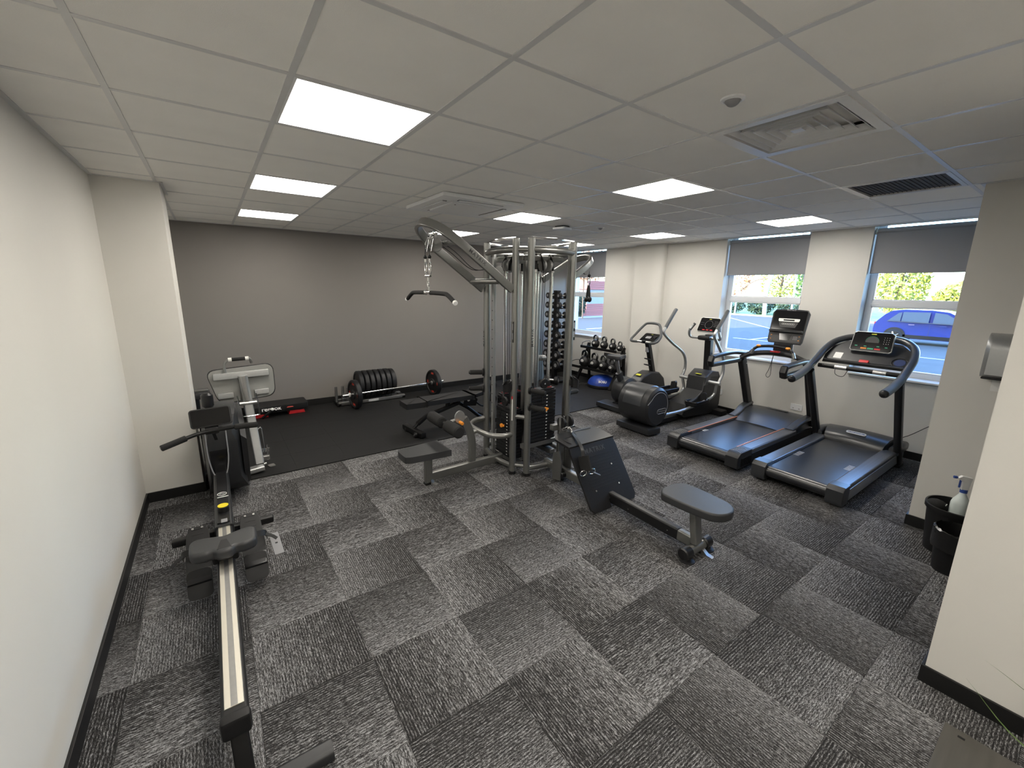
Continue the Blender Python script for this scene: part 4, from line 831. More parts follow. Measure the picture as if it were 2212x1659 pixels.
for s in (-1, 1): part('pulse_grip', MB().cyl((5.375, y0+s*.04, 1.052), (5.375, y0+s*.13, 1.052), .021, n=14), 'steel', T)
cm = fr((5.43, y0, 1.07), (0, -1, 0), (1, 0, .62))
CON = part('console', MB().prism(rrect(.30, .22, .03), -.06, 0, cm @ M.Translation((0, .10, 0)), .008), 'satin', T); part('console_face', MB().prism(rrect(.28, .20, .025), 0, .002, cm @ M.Translation((0, .10, 0))), 'screen', CON)
for k in range(9): part('number_key', MB().box((.07+.019*(k % 3), .09+.022*(k//3), .003), (.007, .006, .001), 0, cm), 'pgrey', CON)
part('dial_display', MB().prism(rrect(.10, .06, .01), .002, .003, cm @ M.Translation((-.02, .09, 0))), 'pgrey', CON); part('brand_badge', MB().box((0, .175, .003), (.035, .008, .001), 0, cm), 'pyel', CON)
part('crank_axle', MB().cyl((5.10, y0-.17, .34), (5.10, y0+.17, .34), .018, n=12), 'steel', T)
for s in (-1, 1):
    z = .34+s*.13; c = part('crank_arm', MB().sweep([(5.10, y0+s*.165, .34), (5.12, y0+s*.17, z)], rrect(.014, .028, .005, 2)), 'steel', T)
    part('pedal', MB().box((5.12, y0+s*.225, z), (.10, .085, .025), .006), 'blackp', c); part('pedal_strap', MB().sweep(spline([(5.12, y0+s*.175, z), (5.12, y0+s*.19, z+.065), (5.12, y0+s*.25, z+.07), (5.12, y0+s*.275, z)], 5), rrect(.03, .005, .002, 1)), 'satin', c)

# ================================================================== rowing machine
x0 = -.432
T = thing('rowing_machine', 'black rowing machine with silver rail along the white wall', 'rowing machine', (x0, 1.0, 0))
RZ = lambda y: .355-.018*(y+.37)
part('rail_beam', MB().sweep([(x0, -.36, RZ(-.36)-.032), (x0, 1.25, RZ(1.25)-.032)], rrect(.088, .062, .012, 3)), 'blackp', T)
part('rail_plate', MB().sweep([(x0, -.335, RZ(-.335)), (x0, 1.20, RZ(1.20))], rrect(.064, .006, .002, 1)), 'alu', T, 'bare aluminium slide rail')
part('rail_groove', MB().sweep([(x0, -.333, RZ(-.333)+.0032), (x0, 1.2, RZ(1.2)+.0032)], rrect(.022, .0012, .0005, 1)), 'steel', T)
part('rail_end_cap', MB().box((x0, -.375, RZ(-.37)-.04), (.098, .05, .085), .016), 'blackp', T)
part('rear_leg', MB().sweep(spline([(x0, -.30, .28), (x0+.005, -.36, .15), (x0+.01, -.40, .045)], 4), rrect(.04, .06, .01, 3)), 'blackm', T)
part('rear_foot', MB().sweep([(x0-.31, -.43, .032), (x0+.30, -.43, .032)], rrect(.075, .055, .02, 3)), 'char', T)
part('front_neck', MB().sweep([(x0, 1.15, .285), (x0, 2.35, .275)], rrect(.105, .11, .018, 3)), 'char', T)
part('neck_cover', MB().sweep([(x0, 1.18, .345), (x0, 2.28, .335)], rrect(.07, .008, .003, 1)), 'satin', T)
lb = fr((x0, 1.68, .3485), (1, 0, 0), (0, 1, 0)); e = part('brand_ring', MB().ring((x0, 1.64, .349), .02, .0025, (0, 0, 1), 20, 6), 'print', T); part('brand_wave', MB().sweep(spline([(x0-.016, 1.638, .349), (x0-.006, 1.646, .349), (x0+.006, 1.636, .349), (x0+.016, 1.643, .349)], 3), circ(.002, 6)), 'print', e)
part('brand_bar', MB().box((x0+.004, 1.585, .349), (.068, .010, .001)), 'print', T)
kb = part('tension_knob', MB().lathe([(.03, 0), (.034, .02), (.034, .052), (.03, .056)], 24, M.Translation((x0+.004, 1.35, .33))), 'blackp', T); part('knob_face', MB().lathe([(.0315, 0), (.0315, .004)], 24, M.Translation((x0+.004, 1.35, .386))), 'yellow', kb)
part('spec_label', MB().box((x0+.004, 1.20, .3485), (.035, .05, .001)), 'pgrey', T)
# seat
st = [(-.165, .01), (-.16, .075), (-.12, .095), (-.04, .075), (0, .06), (.04, .075), (.12, .095), (.16, .075), (.165, .01), (.155, -.07), (.10, -.095), (.055, -.09), (.03, -.115), (-.03, -.115), (-.055, -.09), (-.10, -.095), (-.155, -.07)]
part('seat_pad', MB().prism([(p.x, p.y) for p in spline([(a, b, 0) for a, b in st], 3, True)], -.065, 0, M.Translation((x0, .80, .425)), .02, 3), 'gvinyl', T, 'moulded charcoal rowing seat')
part('seat_dip', MB().prism([(-.035, -.085), (.035, -.085), (.015, .015), (-.015, .015)], -.01, .0015, M.Translation((x0, .79, .425)), .003), 'vinyl', T); part('seat_carriage', MB().box((x0, .80, .345), (.13, .15, .05), .012), 'blackm', T)
# foot rests
part('foot_rest_bar', MB().box((x0, 1.30, .225), (.58, .055, .05), .012), 'blackm', T)
for s in (-1, 1):
    xx = x0+s*.145; m = fr((xx, 1.10, .215), (1, 0, 0), (0, 1, .55))
    p = part('foot_plate', MB().prism([(-.06, -.20), (.06, -.20), (.068, -.05), (.06, .15), (.045, .20), (-.045, .20), (-.06, .15), (-.068, -.05)], -.008, .008, m, .003), 'blackp', T)
    for a in (.10, .14, .18): part('strap_slot', MB().box((0, a, .0085), (.06, .008, .001), 0, m), 'satin', p)
    for a in (-.025, .025): part('peg', MB().cyl(m @ V((a, .185, .008)), m @ V((a, .185, .013)), .007, n=10), 'steel', p)
    part('heel_cup', MB().prism([(-.06, -.22), (.06, -.22), (.066, -.13), (-.066, -.13)], .0, .045, m, .01), 'satin', p)
    part('foot_strap', MB().sweep(spline([m @ V((-.085, .0, -.01)), m @ V((-.07, -.01, .05)), m @ V((0, -.02, .075)), m @ V((.07, -.01, .05)), m @ V((.085, .0, -.01))], 5), rrect(.004, .04, .001, 1)), 'blackp', p)
    part('strap_tail', MB().sweep([m @ V((s*.07, -.01, .04)), m @ V((s*.115, -.04, .03)), m @ V((s*.135, -.06, .02))], rrect(.03, .004, .001, 1)), 'blackp', p)
    part('hanging_flap', MB().prism(rrect(.125, .17, .03), -.006, .006, fr((xx, .90, .13), (1, 0, 0), (0, .5, .8)), .003), 'blackp', p)
# housing
def sec(y, zb, zt, w): return [V((x0-w*.55, y, zb)), V((x0-w*.55, y, zt*.75+zb*.25)), V((x0-w*.42, y, zt)), V((x0+w*.85, y, zt)), V((x0+w*1.08, y, zt*.8+zb*.2)), V((x0+w*1.08, y, zb))]
part('fan_housing', MB().loft([sec(2.14, .26, .66, .13), sec(2.22, .14, .80, .17), sec(2.40, .05, .84, .185), sec(2.75, .03, .80, .185), sec(3.0, .04, .66, .17), sec(3.12, .08, .45, .14)]), 'char', T)
part('side_cover', MB().loft([[V((x0+.17, y, z0)), V((x0+.21, y, z0+.03)), V((x0+.21, y, z1-.04)), V((x0+.17, y, z1))] for y, z0, z1 in ((2.16, .30, .62), (2.28, .12, .76), (2.6, .06, .80), (2.95, .08, .60))]), 'satin', T)
part('strap_recess', MB().prism([(-.045, 0), (.045, 0), (.062, .25), (.05, .42), (-.05, .42), (-.062, .25)], 0, .012, fr((x0, 2.125, .30), (1, 0, 0), (0, .12, 1)), .004), 'screen', T)
for s in (-1, 1): part('recess_trim', MB().sweep(spline([(x0+s*.012, 2.09, .30), (x0+s*.045, 2.10, .34), (x0+s*.068, 2.11, .48), (x0+s*.07, 2.13, .70)], 4), circ(.005, 8)), 'pgrey', T)
part('front_stabiliser', MB().sweep([(x0-.20, 2.82, .05), (x0+.19, 2.82, .05)], rrect(.09, .07, .025, 3)), 'char', T)
# monitor on a swivel arm, handle in its rest
part('monitor_arm', MB().sweep(spline([(x0-.01, 2.2, .78), (x0-.01, 2.0, .95), (x0-.012, 1.78, 1.06)], 4), rrect(.05, .04, .015, 3)), 'satin', T); part('arm_head', MB().cyl((x0-.012, 1.76, .99), (x0-.012, 1.76, 1.10), .038, n=20, bev=.015), 'satin', T)
mm = fr((x0-.002, 1.62, .953), (1, 0, .035), (0, .30, 1)); mo = part('monitor', MB().prism(rrect(.246, .135, .02), -.028, 0, mm, .006), 'satin', T); part('monitor_screen', MB().prism(rrect(.226, .118, .012), 0, .0015, mm), 'screen', mo)
part('handle_rest', MB().box((x0-.005, 1.62, .86), (.09, .09, .05), .015), 'satin', T)
hp = [(x0-.285, 1.50, .815), (x0-.15, 1.55, .845), (x0-.07, 1.575, .858), (x0, 1.58, .862), (x0+.06, 1.575, .866), (x0+.13, 1.56, .873), (x0+.27, 1.53, .875)]
part('handle_bar', MB().tube(hp, .014, 12, 5), 'blackm', T)
for s, a, b in ((-1, hp[0], hp[1]), (1, hp[6], hp[5])): part('handle_grip', MB().cyl(a, b, .021, n=16, bev=.004), 'foam', T)
part('pull_strap', MB().sweep([(x0, 1.60, .85), (x0, 2.13, .62)], rrect(.022, .003, .001, 1), upv=(0, 0, 1)), 'blackp', T)

# ================================================================== silver bench stood on end by the pier
T = thing('folded_weight_bench', 'weight bench stood on end with grey pad underside and silver frame', 'bench', (-.15, 2.98, .01))
def q3(x, z, y=3.0): return V((x, y, z))
pm3 = fr((-.17, 3.05, .89), (1, 0, .02), (0, .10, 1))
po = roundpoly([(-.295, .15), (.285, .175), (.275, -.16), (-.215, -.185)], .09, 6)
part('pad_back_board', MB().prism(po, -.02, .0, pm3, .004), 'under', T, 'grey underside of the bench pad'); part('pad_edge', MB().prism([(a*1.03, b*1.05) for a, b in po], -.07, -.008, pm3, .012), 'vinyl', T)
part('upper_crossbar', MB().box((0, .09, .025), (.48, .065, .05), .006, pm3), 'silver', T)
for s in (-1, 1): part('lower_crossbar', MB().box((s*.155, -.105, .022), (.13, .055, .045), .006, pm3), 'silver', T)
part('carry_handle', MB().tube([pm3 @ V((-.13, .08, .03)), pm3 @ V((-.135, .19, .03)), pm3 @ V((-.10, .245, .03)), pm3 @ V((0, .25, .03)), pm3 @ V((.08, .25, .03)), pm3 @ V((.10, .20, .0))], .013, 12, 5), 'frame', T); part('handle_grip', MB().cyl(pm3 @ V((-.065, .25, .03)), pm3 @ V((.05, .25, .03)), .018, n=14), 'foam', T)
for a in (-.08, .065): part('grip_collar', MB().cyl(pm3 @ V((a-.015, .25, .03)), pm3 @ V((a+.015, .25, .03)), .02, n=14), 'print', T)
part('main_post', MB().sweep(spline([(-.165, 2.985, .98), (-.15, 2.98, .75), (-.135, 2.93, .45), (-.115, 2.83, .08)], 4), rrect(.06, .08, .012, 3)), 'silver', T)
part('post_sleeve', MB().sweep([(-.168, 2.98, .98), (-.152, 2.97, .73)], rrect(.085, .05, .012, 3)), 'steel', T); part('safety_sticker', MB().box((-.15, 2.938, .83), (.022, .002, .03)), 'red', T)
part('hinge_tube', MB().cyl((-.23, 2.95, .70), (-.07, 2.95, .70), .022, n=14), 'steel', T)
part('pin_frame', MB().tube([(-.235, 2.93, .79), (-.215, 2.92, .60), (-.20, 2.91, .575), (-.08, 2.91, .575), (-.06, 2.92, .60), (-.072, 2.93, .80)], .006, 8, 3), 'chrome', T)
part('base_foot', MB().sweep([(-.225, 2.76, .045), (-.085, 2.77, .055)], rrect(.09, .055, .015, 3)), 'silver', T); part('base_bolt', MB().cyl((-.085, 2.79, .075), (-.06, 2.80, .08), .012, n=10), 'steel', T)
part('toe_plate', MB().prism(rrect(.06, .07, .012), .012, .022, M.Translation((-.01, 2.87, 0)) @ M.Rotation(.2, 4, 'Z')), 'steel', T)
part('ladder_frame', MB().tube([(-.09, 2.98, .40), (-.06, 2.98, .40), (-.055, 2.97, .16)], .007, 8, 3), 'steel', T); part('adjust_rail', MB().box((-.065, 2.92, .10), (.10, .05, .045), .008), 'steel', T)
for k in range(3): part('adjust_bolt', MB().cyl((-.07+.025*k, 2.90, .17), (-.07+.025*k, 2.90, .205), .011, n=10), 'chrome', T)
part('latch', MB().cyl((-.03, 2.905, .13), (-.03, 2.905, .24), .006, n=8), 'chrome', T)
solo('rolled_blue_mat', MB().cyl((-.42, 4.86, .10), (-.24, 4.96, .10), .07, n=24, bev=.01), 'bluemat', 'blue foam roller lying behind the folded bench', 'foam roller', (-.33, 4.9, .01))
T = thing('hip_thrust_bench', 'grey barred bench end showing behind the white pier', 'bench', (-.60, 4.3, .01))
part('bench_pad', MB().box((-.66, 4.3, .55), (.36, .22, .09), .03), 'gvinyl', T); part('bench_top_bar', MB().box((-.66, 4.3, .605), (.34, .10, .03), .01), 'frame', T)
for yy in (4.22, 4.38): part('bench_leg', MB().cyl((-.62, yy, .02), (-.62, yy, .53), .025, n=12), 'blackm', T)
part('bench_foot', MB().cyl((-.8, 4.3, .045), (-.44, 4.3, .045), .03, n=14), 'frame', T)

# ================================================================== aerobic step
T = thing('aerobic_step', 'black aerobic step on red risers by the dark wall', 'aerobic step', (.30, 4.9, .01))
part('step_deck', MB().prism(rrect(.80, .34, .03), .085, .170, M.Translation((.27, 4.90, .01)) @ M.Rotation(-.0, 4, 'Z'), .012), 'blackp', T); part('deck_skirt', MB().prism(rrect(.70, .26, .03), .06, .09, M.Translation((.27, 4.90, .01))), 'blackp', T)
for xx in (.52, .04): part('riser', MB().prism([(-.11, 0), (.11, 0), (.10, .045), (.02, .05), (.0, .085), (-.085, .085)], -.12, .12, fr((xx, 4.90, .012), (1, 0, 0), (0, 0, 1)), .008), 'red', T, 'red plastic riser')
part('front_leg', MB().tube([(.07, 4.74, .02), (.13, 4.70, .08), (.19, 4.70, .135)], .018, 10), 'blackp', T); part('leg_knob', MB().ball((.195, 4.70, .14), .022, (1.2, 1, 1), 12), 'print', T)
text('lettering', 'reebok', .085, 'print', T, fr((.19, 4.735, .152), (1, 0, 0), (0, .30, 1)) @ M.Translation((0, -.012, .004)), .001)
text('lettering', '\u25b2', .06, 'pred', T, fr((.44, 4.735, .152), (1, 0, 0), (0, .30, 1)) @ M.Translation((0, -.012, .004)), .001) if False else part('brand_mark', MB().prism([(-.045, -.02), (.045, -.02), (.0, .02)], 0, .002, fr((.43, 4.734, .15), (1, 0, 0), (0, .30, 1))), 'pred', T)

# ================================================================== barbell and plates
def bumper(R, w, m):
    return MB().lathe([(.026, -w/2), (.06, -w/2), (.075, -w*.30), (R*.80, -w*.30), (R*.86, -w/2), (R-.01, -w/2), (R, -w/2+.01), (R, w/2-.01), (R-.01, w/2), (R*.86, w/2), (R*.80, w*.30), (.075, w*.30), (.06, w/2), (.026, w/2)], 40, m)
by, bz, R = 4.62, .235, .225
B = thing('barbell', 'chrome barbell lying on its two plates in front of the plate rack', 'barbell', (2.0, by, bz))
ax = V((1.95, .20, 0)).normalized(); bc = V((2.01, 4.665, bz))
def bpt(t): return bc+ax*t
part('shaft', MB().cyl(bpt(-.66), bpt(.66), .0145, n=16), 'chrome', B)
for s in (-1, 1):
    part('sleeve', MB().cyl(bpt(s*.67), bpt(s*.89), .025, n=18, bev=.003), 'chrome', B); part('collar', MB().cyl(bpt(s*.645), bpt(s*.675), .034, n=18, bev=.004), 'steel', B)
    part('spring_collar', MB().cyl(bpt(s*.765), bpt(s*.795), .034, n=18, bev=.004), 'print', B)
for s, lab in ((-1, 'black bumper plate with red print on the near end of the barbell'), (1, 'black bumper plate with red print on the far end of the barbell')):
    c = bpt(s*.695); x = ax.cross(V((0, 0, 1))); P_ = thing('weight_plate', lab, 'weight plate', tuple(c), 'bumper plates')
    m = fr(c, x, V((0, 0, 1))); part('disc', bumper(R, .075, m), 'iron', P_)
    for k, (a, wd) in enumerate(((90, .08), (0, .05), (180, .05), (270, .08))):
        for sd in (-1, 1):
            mm_ = m @ M.Rotation(math.radians(a-90), 4, 'Z') @ M.Translation((0, R*.72, sd*.0235)); part('red_mark', MB().box((0, 0, 0), (wd, .032, .002), .0, mm_), 'pred', P_)
T = thing('plate_rack', 'low metal plate rack with upright posts beside the dark wall', 'plate rack', (1.55, 4.93, .01))
part('rack_base', MB().bx((1.12, 4.80, .02), (2.20, 4.86, .075), .008), 'steel', T); part('rack_base', MB().bx((1.12, 5.03, .02), (2.20, 5.09, .075), .008), 'steel', T)
for xx in (1.13, 2.17): part('rack_end', MB().bx((xx-.03, 4.80, .02), (xx+.03, 5.09, .06), .008), 'blackm', T)
for xx in (1.12, 1.22, 1.30): part('post', MB().cyl((xx, 4.95, .05), (xx, 4.95, .30 if xx < 1.3 else .27), .021, n=14), 'steel', T)
part('rack_label', MB().box((1.66, 4.798, .05), (.16, .003, .035)), 'print', T)
for k in range(7):
    c = V((1.48+.088*k, 4.945, .075+.225)); P_ = solo('weight_plate', bumper(.225 if k < 6 else .215, .072, fr(c, (0, 1, 0), (0, 0, 1))), 'iron', 'black bumper plate, number %s from the rack posts in the plate rack' % ['one', 'two', 'three', 'four', 'five', 'six', 'seven'][k], 'weight plate', tuple(c), 'bumper plates')
    if k: part('rack_divider', MB().cyl((1.48+.088*k-.044, 4.83, .06), (1.48+.088*k-.044, 4.83, .16), .006, n=8), 'blackm', T)

# ================================================================== adjustable bench
T = thing('adjustable_bench', 'black padded adjustable bench lying flat behind the thigh rollers', 'bench', (2.1, 3.0, .01))
def bpad(x0_, x1_, z, th, w, w2): return MB().prism([(p.x, p.y) for p in spline([(x0_, -w/2, 0), (x0_+.02, -w/2-.005, 0), (x1_-.02, -w2/2-.005, 0), (x1_, -w2/2, 0), (x1_, w2/2, 0), (x1_-.02, w2/2+.005, 0), (x0_+.02, w/2+.005, 0), (x0_, w/2, 0)], 3, True)], z-th, z, M.Translation((0, 3.02, 0)), .016, 3)
part('head_pad', bpad(1.50, 1.765, .445, .07, .22, .25), 'vinyl', T); part('back_pad', bpad(1.775, 2.42, .452, .065, .26, .28), 'vinyl', T)
part('seat_pad', MB().prism(rrect(.34, .28, .05), -.06, 0, fr((2.62, 3.02, .49), (1, 0, .22), (0, 1, 0)), .016, 3), 'vinyl', T)
part('main_beam', MB().sweep([(1.68, 3.02, .13), (1.80, 3.02, .21), (2.30, 3.02, .335)], rrect(.05, .06, .01, 3), upv=(0, 1, 0)), 'blackm', T)
part('neck_tube', MB().tube([(1.62, 3.02, .07), (1.66, 3.02, .11), (1.72, 3.02, .16)], .022, 10), 'blackm', T); part('rear_leg', MB().tube([(2.28, 3.02, .33), (2.45, 3.02, .22), (2.62, 3.02, .08), (2.72, 3.02, .05)], .024, 12), 'blackm', T)
part('front_foot', MB().box((1.62, 3.0, .055), (.075, .50, .07), .015, M.Translation((1.62, 3.0, 0)) @ M.Rotation(.12, 4, 'Z') @ M.Translation((-1.62, -3.0, 0))), 'blackm', T)
part('rear_foot', MB().box((2.74, 3.02, .05), (.075, .42, .07), .015), 'blackm', T)
for yy in (2.86, 3.16): part('wheel', MB().cyl((1.565, yy, .045), (1.60, yy, .045), .032, n=16, bev=.004), 'blackp', T); part('wheel_hub', MB().cyl((1.562, yy, .045), (1.57, yy, .045), .012, n=10), 'chrome', T)
part('pad_strut', MB().box((2.12, 3.02, .36), (.05, .05, .12), .006), 'blackm', T); part('pivot_plate', MB().prism([(-.10, -.07), (.10, -.09), (.13, .0), (.05, .06), (-.08, .05)], -.004, .004, fr((2.42, 2.955, .36), (1, 0, 0), (0, 0, 1))), 'blackm', T)
part('pivot_bolt', MB().cyl((2.40, 2.94, .37), (2.40, 2.952, .37), .024, n=16, bev=.003), 'chrome', T); part('ladder', MB().tube([(2.5, 2.98, .34), (2.62, 2.98, .25), (2.70, 2.98, .24)], .012, 8), 'blackm', T)
for z, xx in ((.56, 2.73), (.37, 2.73)): part('leg_roller', MB().cyl((xx, 2.80, z), (xx, 2.97, z), .05, n=20, bev=.01), 'foam', T)

# ================================================================== dumbbell tower
def make_db(name, lab, r, L):
    """dumbbell along local y, centre at the origin"""
    o = link(name, None); o['label'] = lab; o['category'] = 'dumbbell'; o['group'] = 'rubber dumbbells on the tower rack'; o.empty_display_size = .05
    for s in (-1, 1):
        hd = link('head', MB().cyl((0, s*L*.22, 0), (0, s*L*.5, 0), r, n=16, bev=r*.18).mesh('head', MT['iron']), o)
        lb = link('number_disc', MB().cyl((0, s*L*.5, 0), (0, s*(L*.5+.001), 0), r*.45, n=14).mesh('number_disc', MT['pgrey']), hd)
    link('handle', MB().cyl((0, -L*.25, 0), (0, L*.25, 0), r*.32, n=12).mesh('handle', MT['steel']), o); return o
tx, ty = 5.30, 4.50
T = thing('dumbbell_tower', 'black upright dumbbell tower seen through the multi gym', 'dumbbell rack', (tx, ty, .01))
part('tower_post', MB().box((tx, ty, .92), (.09, .09, 1.79), .012), 'blackm', T); part('tower_base', MB().box((tx, ty, .04), (.5, .5, .05), .015), 'blackm', T); part('tower_cap', MB().box((tx, ty, 1.83), (.11, .11, .04), .012), 'blackm', T)
zz = [.34, .55, .75, .95, 1.15, 1.35, 1.54, 1.73]; rr = [.088, .085, .08, .075, .072, .068, .064, .058]; words_ = ['bottom', 'second lowest', 'third lowest', 'fourth lowest', 'fourth highest', 'third highest', 'second highest', 'top']
for k in range(8):
    for s in (-1, 1):
        part('cradle', MB().prism([(-.05, 0), (.05, 0), (.05, .02), (.0, .008), (-.05, .02)], -.05, .05, fr((tx-s*.02, ty+s*.13, zz[k]-.045), (1, 0, 0), (0, 0, 1))), 'blackm', T); part('cradle_arm', MB().box((tx, ty+s*.08, zz[k]-.04), (.03, .14, .02), .004), 'blackm', T)
        d = make_db('dumbbell', '%s black dumbbell on the %s side of the dumbbell tower' % (words_[k], 'window' if s < 0 else 'dark wall'), rr[k], .2+.6*rr[k])
        d.location = (tx-.0, ty+s*.165, zz[k]+rr[k]*.35); d.rotation_euler[2] = PI/2
make = make_db('dumbbell', 'large black dumbbell resting on the mat at the dumbbell tower foot', .085, .30); make.location = (5.05, 4.30, .095); make.rotation_euler[2] = .6
solo('exercise_roller', MB().cyl((3.05, 2.62, .075), (3.28, 2.66, .075), .06, n=22, bev=.008), 'grip', 'grey foam roller on the rubber floor behind the gym cup holder', 'foam roller', (3.16, 2.64, .01)) if False else None

# ================================================================== kettlebells
kx = 5.80
T = thing('kettlebell_rack', 'black two tier kettlebell rack under the far window', 'kettlebell rack', (kx, 3.75, .01))
for z, dx, y1, y2 in ((.31, -.03, 3.27, 4.40), (.715, .08, 3.27, 4.22)):
    c = kx+dx; part('shelf', MB().sweep([(c, y1, z), (c, y2, z)], [(-.14, -.03), (-.14, -.012), (-.12, -.02), (.13, .012), (.13, .05), (.145, .05), (.145, 0)], upv=(0, 0, 1)), 'blackm', T)
    for yy in (y1+.03, y2-.02): part('shelf_guard', MB().tube([(c-.11, yy, z), (c-.11, yy, z+.10), (c+.10, yy, z+.12), (c+.12, yy, z+.02)], .006, 8, 2), 'blackm', T)
for yy in (3.285, 4.20):
    part('rack_leg', MB().sweep([(kx-.17, yy, .02), (kx+.02, yy, .36), (kx+.17, yy, .80)], rrect(.045, .06, .008, 2), upv=(0, 1, 0)), 'blackm', T); part('rack_leg', MB().sweep([(kx+.22, yy, .02), (kx+.16, yy, .80)], rrect(.045, .05, .008, 2), upv=(0, 1, 0)), 'blackm', T)
part('rack_brace', MB().box((kx+.18, 3.75, .40), (.03, .88, .06), .006), 'blackm', T); part('back_plate', MB().box((kx+.22, 3.55, .50), (.01, .55, .28), .003), 'pgrey', T)
def kettle(name, lab, r, loc, num):
    o = thing(name, lab, 'kettlebell', loc, 'black kettlebells on the rack'); c = V(loc)+V((0, 0, r*.92))
    part('ball', MB().lathe([(r*.55, -r*.92), (r*.80, -r*.62), (r*.97, -r*.25), (r, 0), (r*.95, r*.32), (r*.78, r*.62), (r*.48, r*.86), (r*.28, r*.95)], 24, M.Translation(c)), 'iron', o)
    h = r*.62; part('handle', MB().tube([c+V((0, -h*.72, r*.62)), c+V((0, -h*1.02, r*1.15)), c+V((0, -h*.86, r*1.68)), c+V((0, -h*.35, r*1.9)), c+V((0, h*.35, r*1.9)), c+V((0, h*.86, r*1.68)), c+V((0, h*1.02, r*1.15)), c+V((0, h*.72, r*.62))], r*.2, 10, 4), 'dsteel', o, 'polished steel handle')
    n = V((-.93, -.25, .25)).normalized(); s = V((.25, -.93, 0)).normalized(); m = fr(c+n*r*.985, s if s.dot(V((0, -1, 0))) > 0 else -s, (0, 0, 1)); b = part('number_patch', MB().prism(circ(r*.27, 18), -.004, .003, m), 'print', o)
    text('lettering', num, r*.34, 'pdark', b, m @ M.Translation((0, 0, .0035)), .0006)
    return o
ord_ = ['largest', 'second', 'third', 'smallest']
for k in range(4):
    kettle('kettlebell', 'black kettlebell on the upper rack shelf, %s from the window corner' % ['first', 'second', 'third', 'fourth'][k], [.083, .080, .074, .062][k], (kx+.07, [3.93, 3.70, 3.48, 3.30][k], .742), ['16', '14', '12', '8'][k])
    kettle('kettlebell', 'black kettlebell on the lower rack shelf, %s from the window corner' % ['first', 'second', 'third', 'fourth'][k], [.112, .104, .098, .088][k], (kx-.04, [4.10, 3.83, 3.59, 3.37][k], .335), ['32', '28', '24', '20'][k])
T = thing('balance_dome', 'blue half dome balance trainer on the floor under the kettlebells', 'balance trainer', (5.76, 3.60, .01))
part('dome', MB().lathe([(0.275*math.cos(a), .06+.18*math.sin(a)) for a in [math.radians(t) for t in range(0, 90, 9)]]+[(.01, .24)], 36, M.Translation((5.76, 3.60, .01))), 'blue', T, 'blue rubber dome'); part('platform', MB().lathe([(.25, 0), (.285, .015), (.285, .055), (.27, .065)], 36, M.Translation((5.76, 3.60, .01))), 'satin', T)
part('cord_handle', MB().tube([(5.56, 3.81, .05), (5.50, 3.93, .02), (5.57, 4.0, .015), (5.66, 3.87, .03)], .006, 8), 'blackp', T)
text('lettering', 'BOSU', .06, 'print', T, fr((5.36, 3.33, .17), (.66, -.75, 0), (.55, .45, .8)) if False else fr((5.575, 3.415, .155), V((.64, -.77, 0)).normalized(), (.30, .25, .9)), .001)

# ================================================================== bins, bottle, dispenser, sockets, plant
def bin_(lab, c, w, d, h, liner):
    T = thing('waste_bin', lab, 'bin', (*c, 0), 'black waste bins'); m = M.Translation((*c, 0)); o = rrect(1, 1, .45, 6); R = [[m @ V((p[0]*w*s, p[1]*d*s, z)) for p in o] for s, z in ((.80, 0), (.98, h), (1.06, h), (1.07, h+.03), (1.0, h+.032), (.94, h-.01), (.78, .02))]
    part('tub', MB().loft(R), 'blackp', T)
    if liner:
        rng = random.Random(3); a = []; n = 40
        for s, z in ((1.075, h-.10), (1.10, h-.03), (1.10, h+.035), (1.0, h+.042), (.93, h-.02), (.86, h-.12)): a.append([m @ V((.5*w*s*math.cos(2*PI*i/n)*(1+.025*rng.uniform(-1, 1)), .5*d*s*math.sin(2*PI*i/n)*(1+.025*rng.uniform(-1, 1)), z+.007*rng.uniform(-1, 1))) for i in range(n)])
        part('liner', MB().loft(a, cap=False), 'bag', T, 'crumpled black bin liner')
    return T
bin_('larger black bin holding the spray bottle beside the column', (3.99, -1.54), .33, .30, .33, False)
T = thing('bin_lid_rim', 'round black roll standing in the larger bin', 'paper roll', (4.0, -1.5, .30)) if False else None
solo('dark_cloth', MB().ball((3.96, -1.445, .335), .062, (1, 1, .75), 18), 'foam', 'bunched black cloth in the larger bin', 'cloth', (3.96, -1.445, .29))
bin_('smaller black bin with crumpled liner in front of the larger bin', (3.68, -1.615), .25, .23, .27, True)
T = thing('spray_bottle', 'cloudy spray bottle with white trigger standing in the larger bin', 'spray bottle', (3.985, -1.56, .27))
part('bottle_body', MB().lathe([(.03, 0), (.05, .006), (.052, .02), (.052, .12), (.046, .145), (.03, .175), (.02, .195), (.016, .22)], 24, M.Translation((3.985, -1.56, .27))), 'milk', T); part('collar', MB().cyl((3.985, -1.56, .48), (3.985, -1.56, .505), .021, n=18), 'pblue', T)
part('trigger_head', MB().prism([(-.02, 0), (.02, 0), (.022, .05), (.03, .095), (-.028, .105), (-.05, .085), (-.022, .06)], -.014, .014, fr((3.985, -1.56, .502), (.5, -.8, 0), (0, 0, 1)), .005), 'print', T); part('trigger', MB().box((3.965, -1.535, .545), (.012, .012, .06), .004), 'pblue', T); part('nozzle', MB().cyl((3.955, -1.515, .59), (3.945, -1.50, .59), .010, n=10), 'pblue', T)
part('dip_tube', MB().tube([(3.92, -1.53, .30), (3.93, -1.49, .33), (3.95, -1.50, .37)], .003, 6), 'print', T)
T = thing('towel_dispenser', 'silver grey rounded paper towel dispenser on the column', 'dispenser', (4.15, -1.62, 1.46))
dp = [(0, 0), (.10, 0), (.125, .02), (.13, .20), (.11, .26), (.06, .30), (0, .31)]
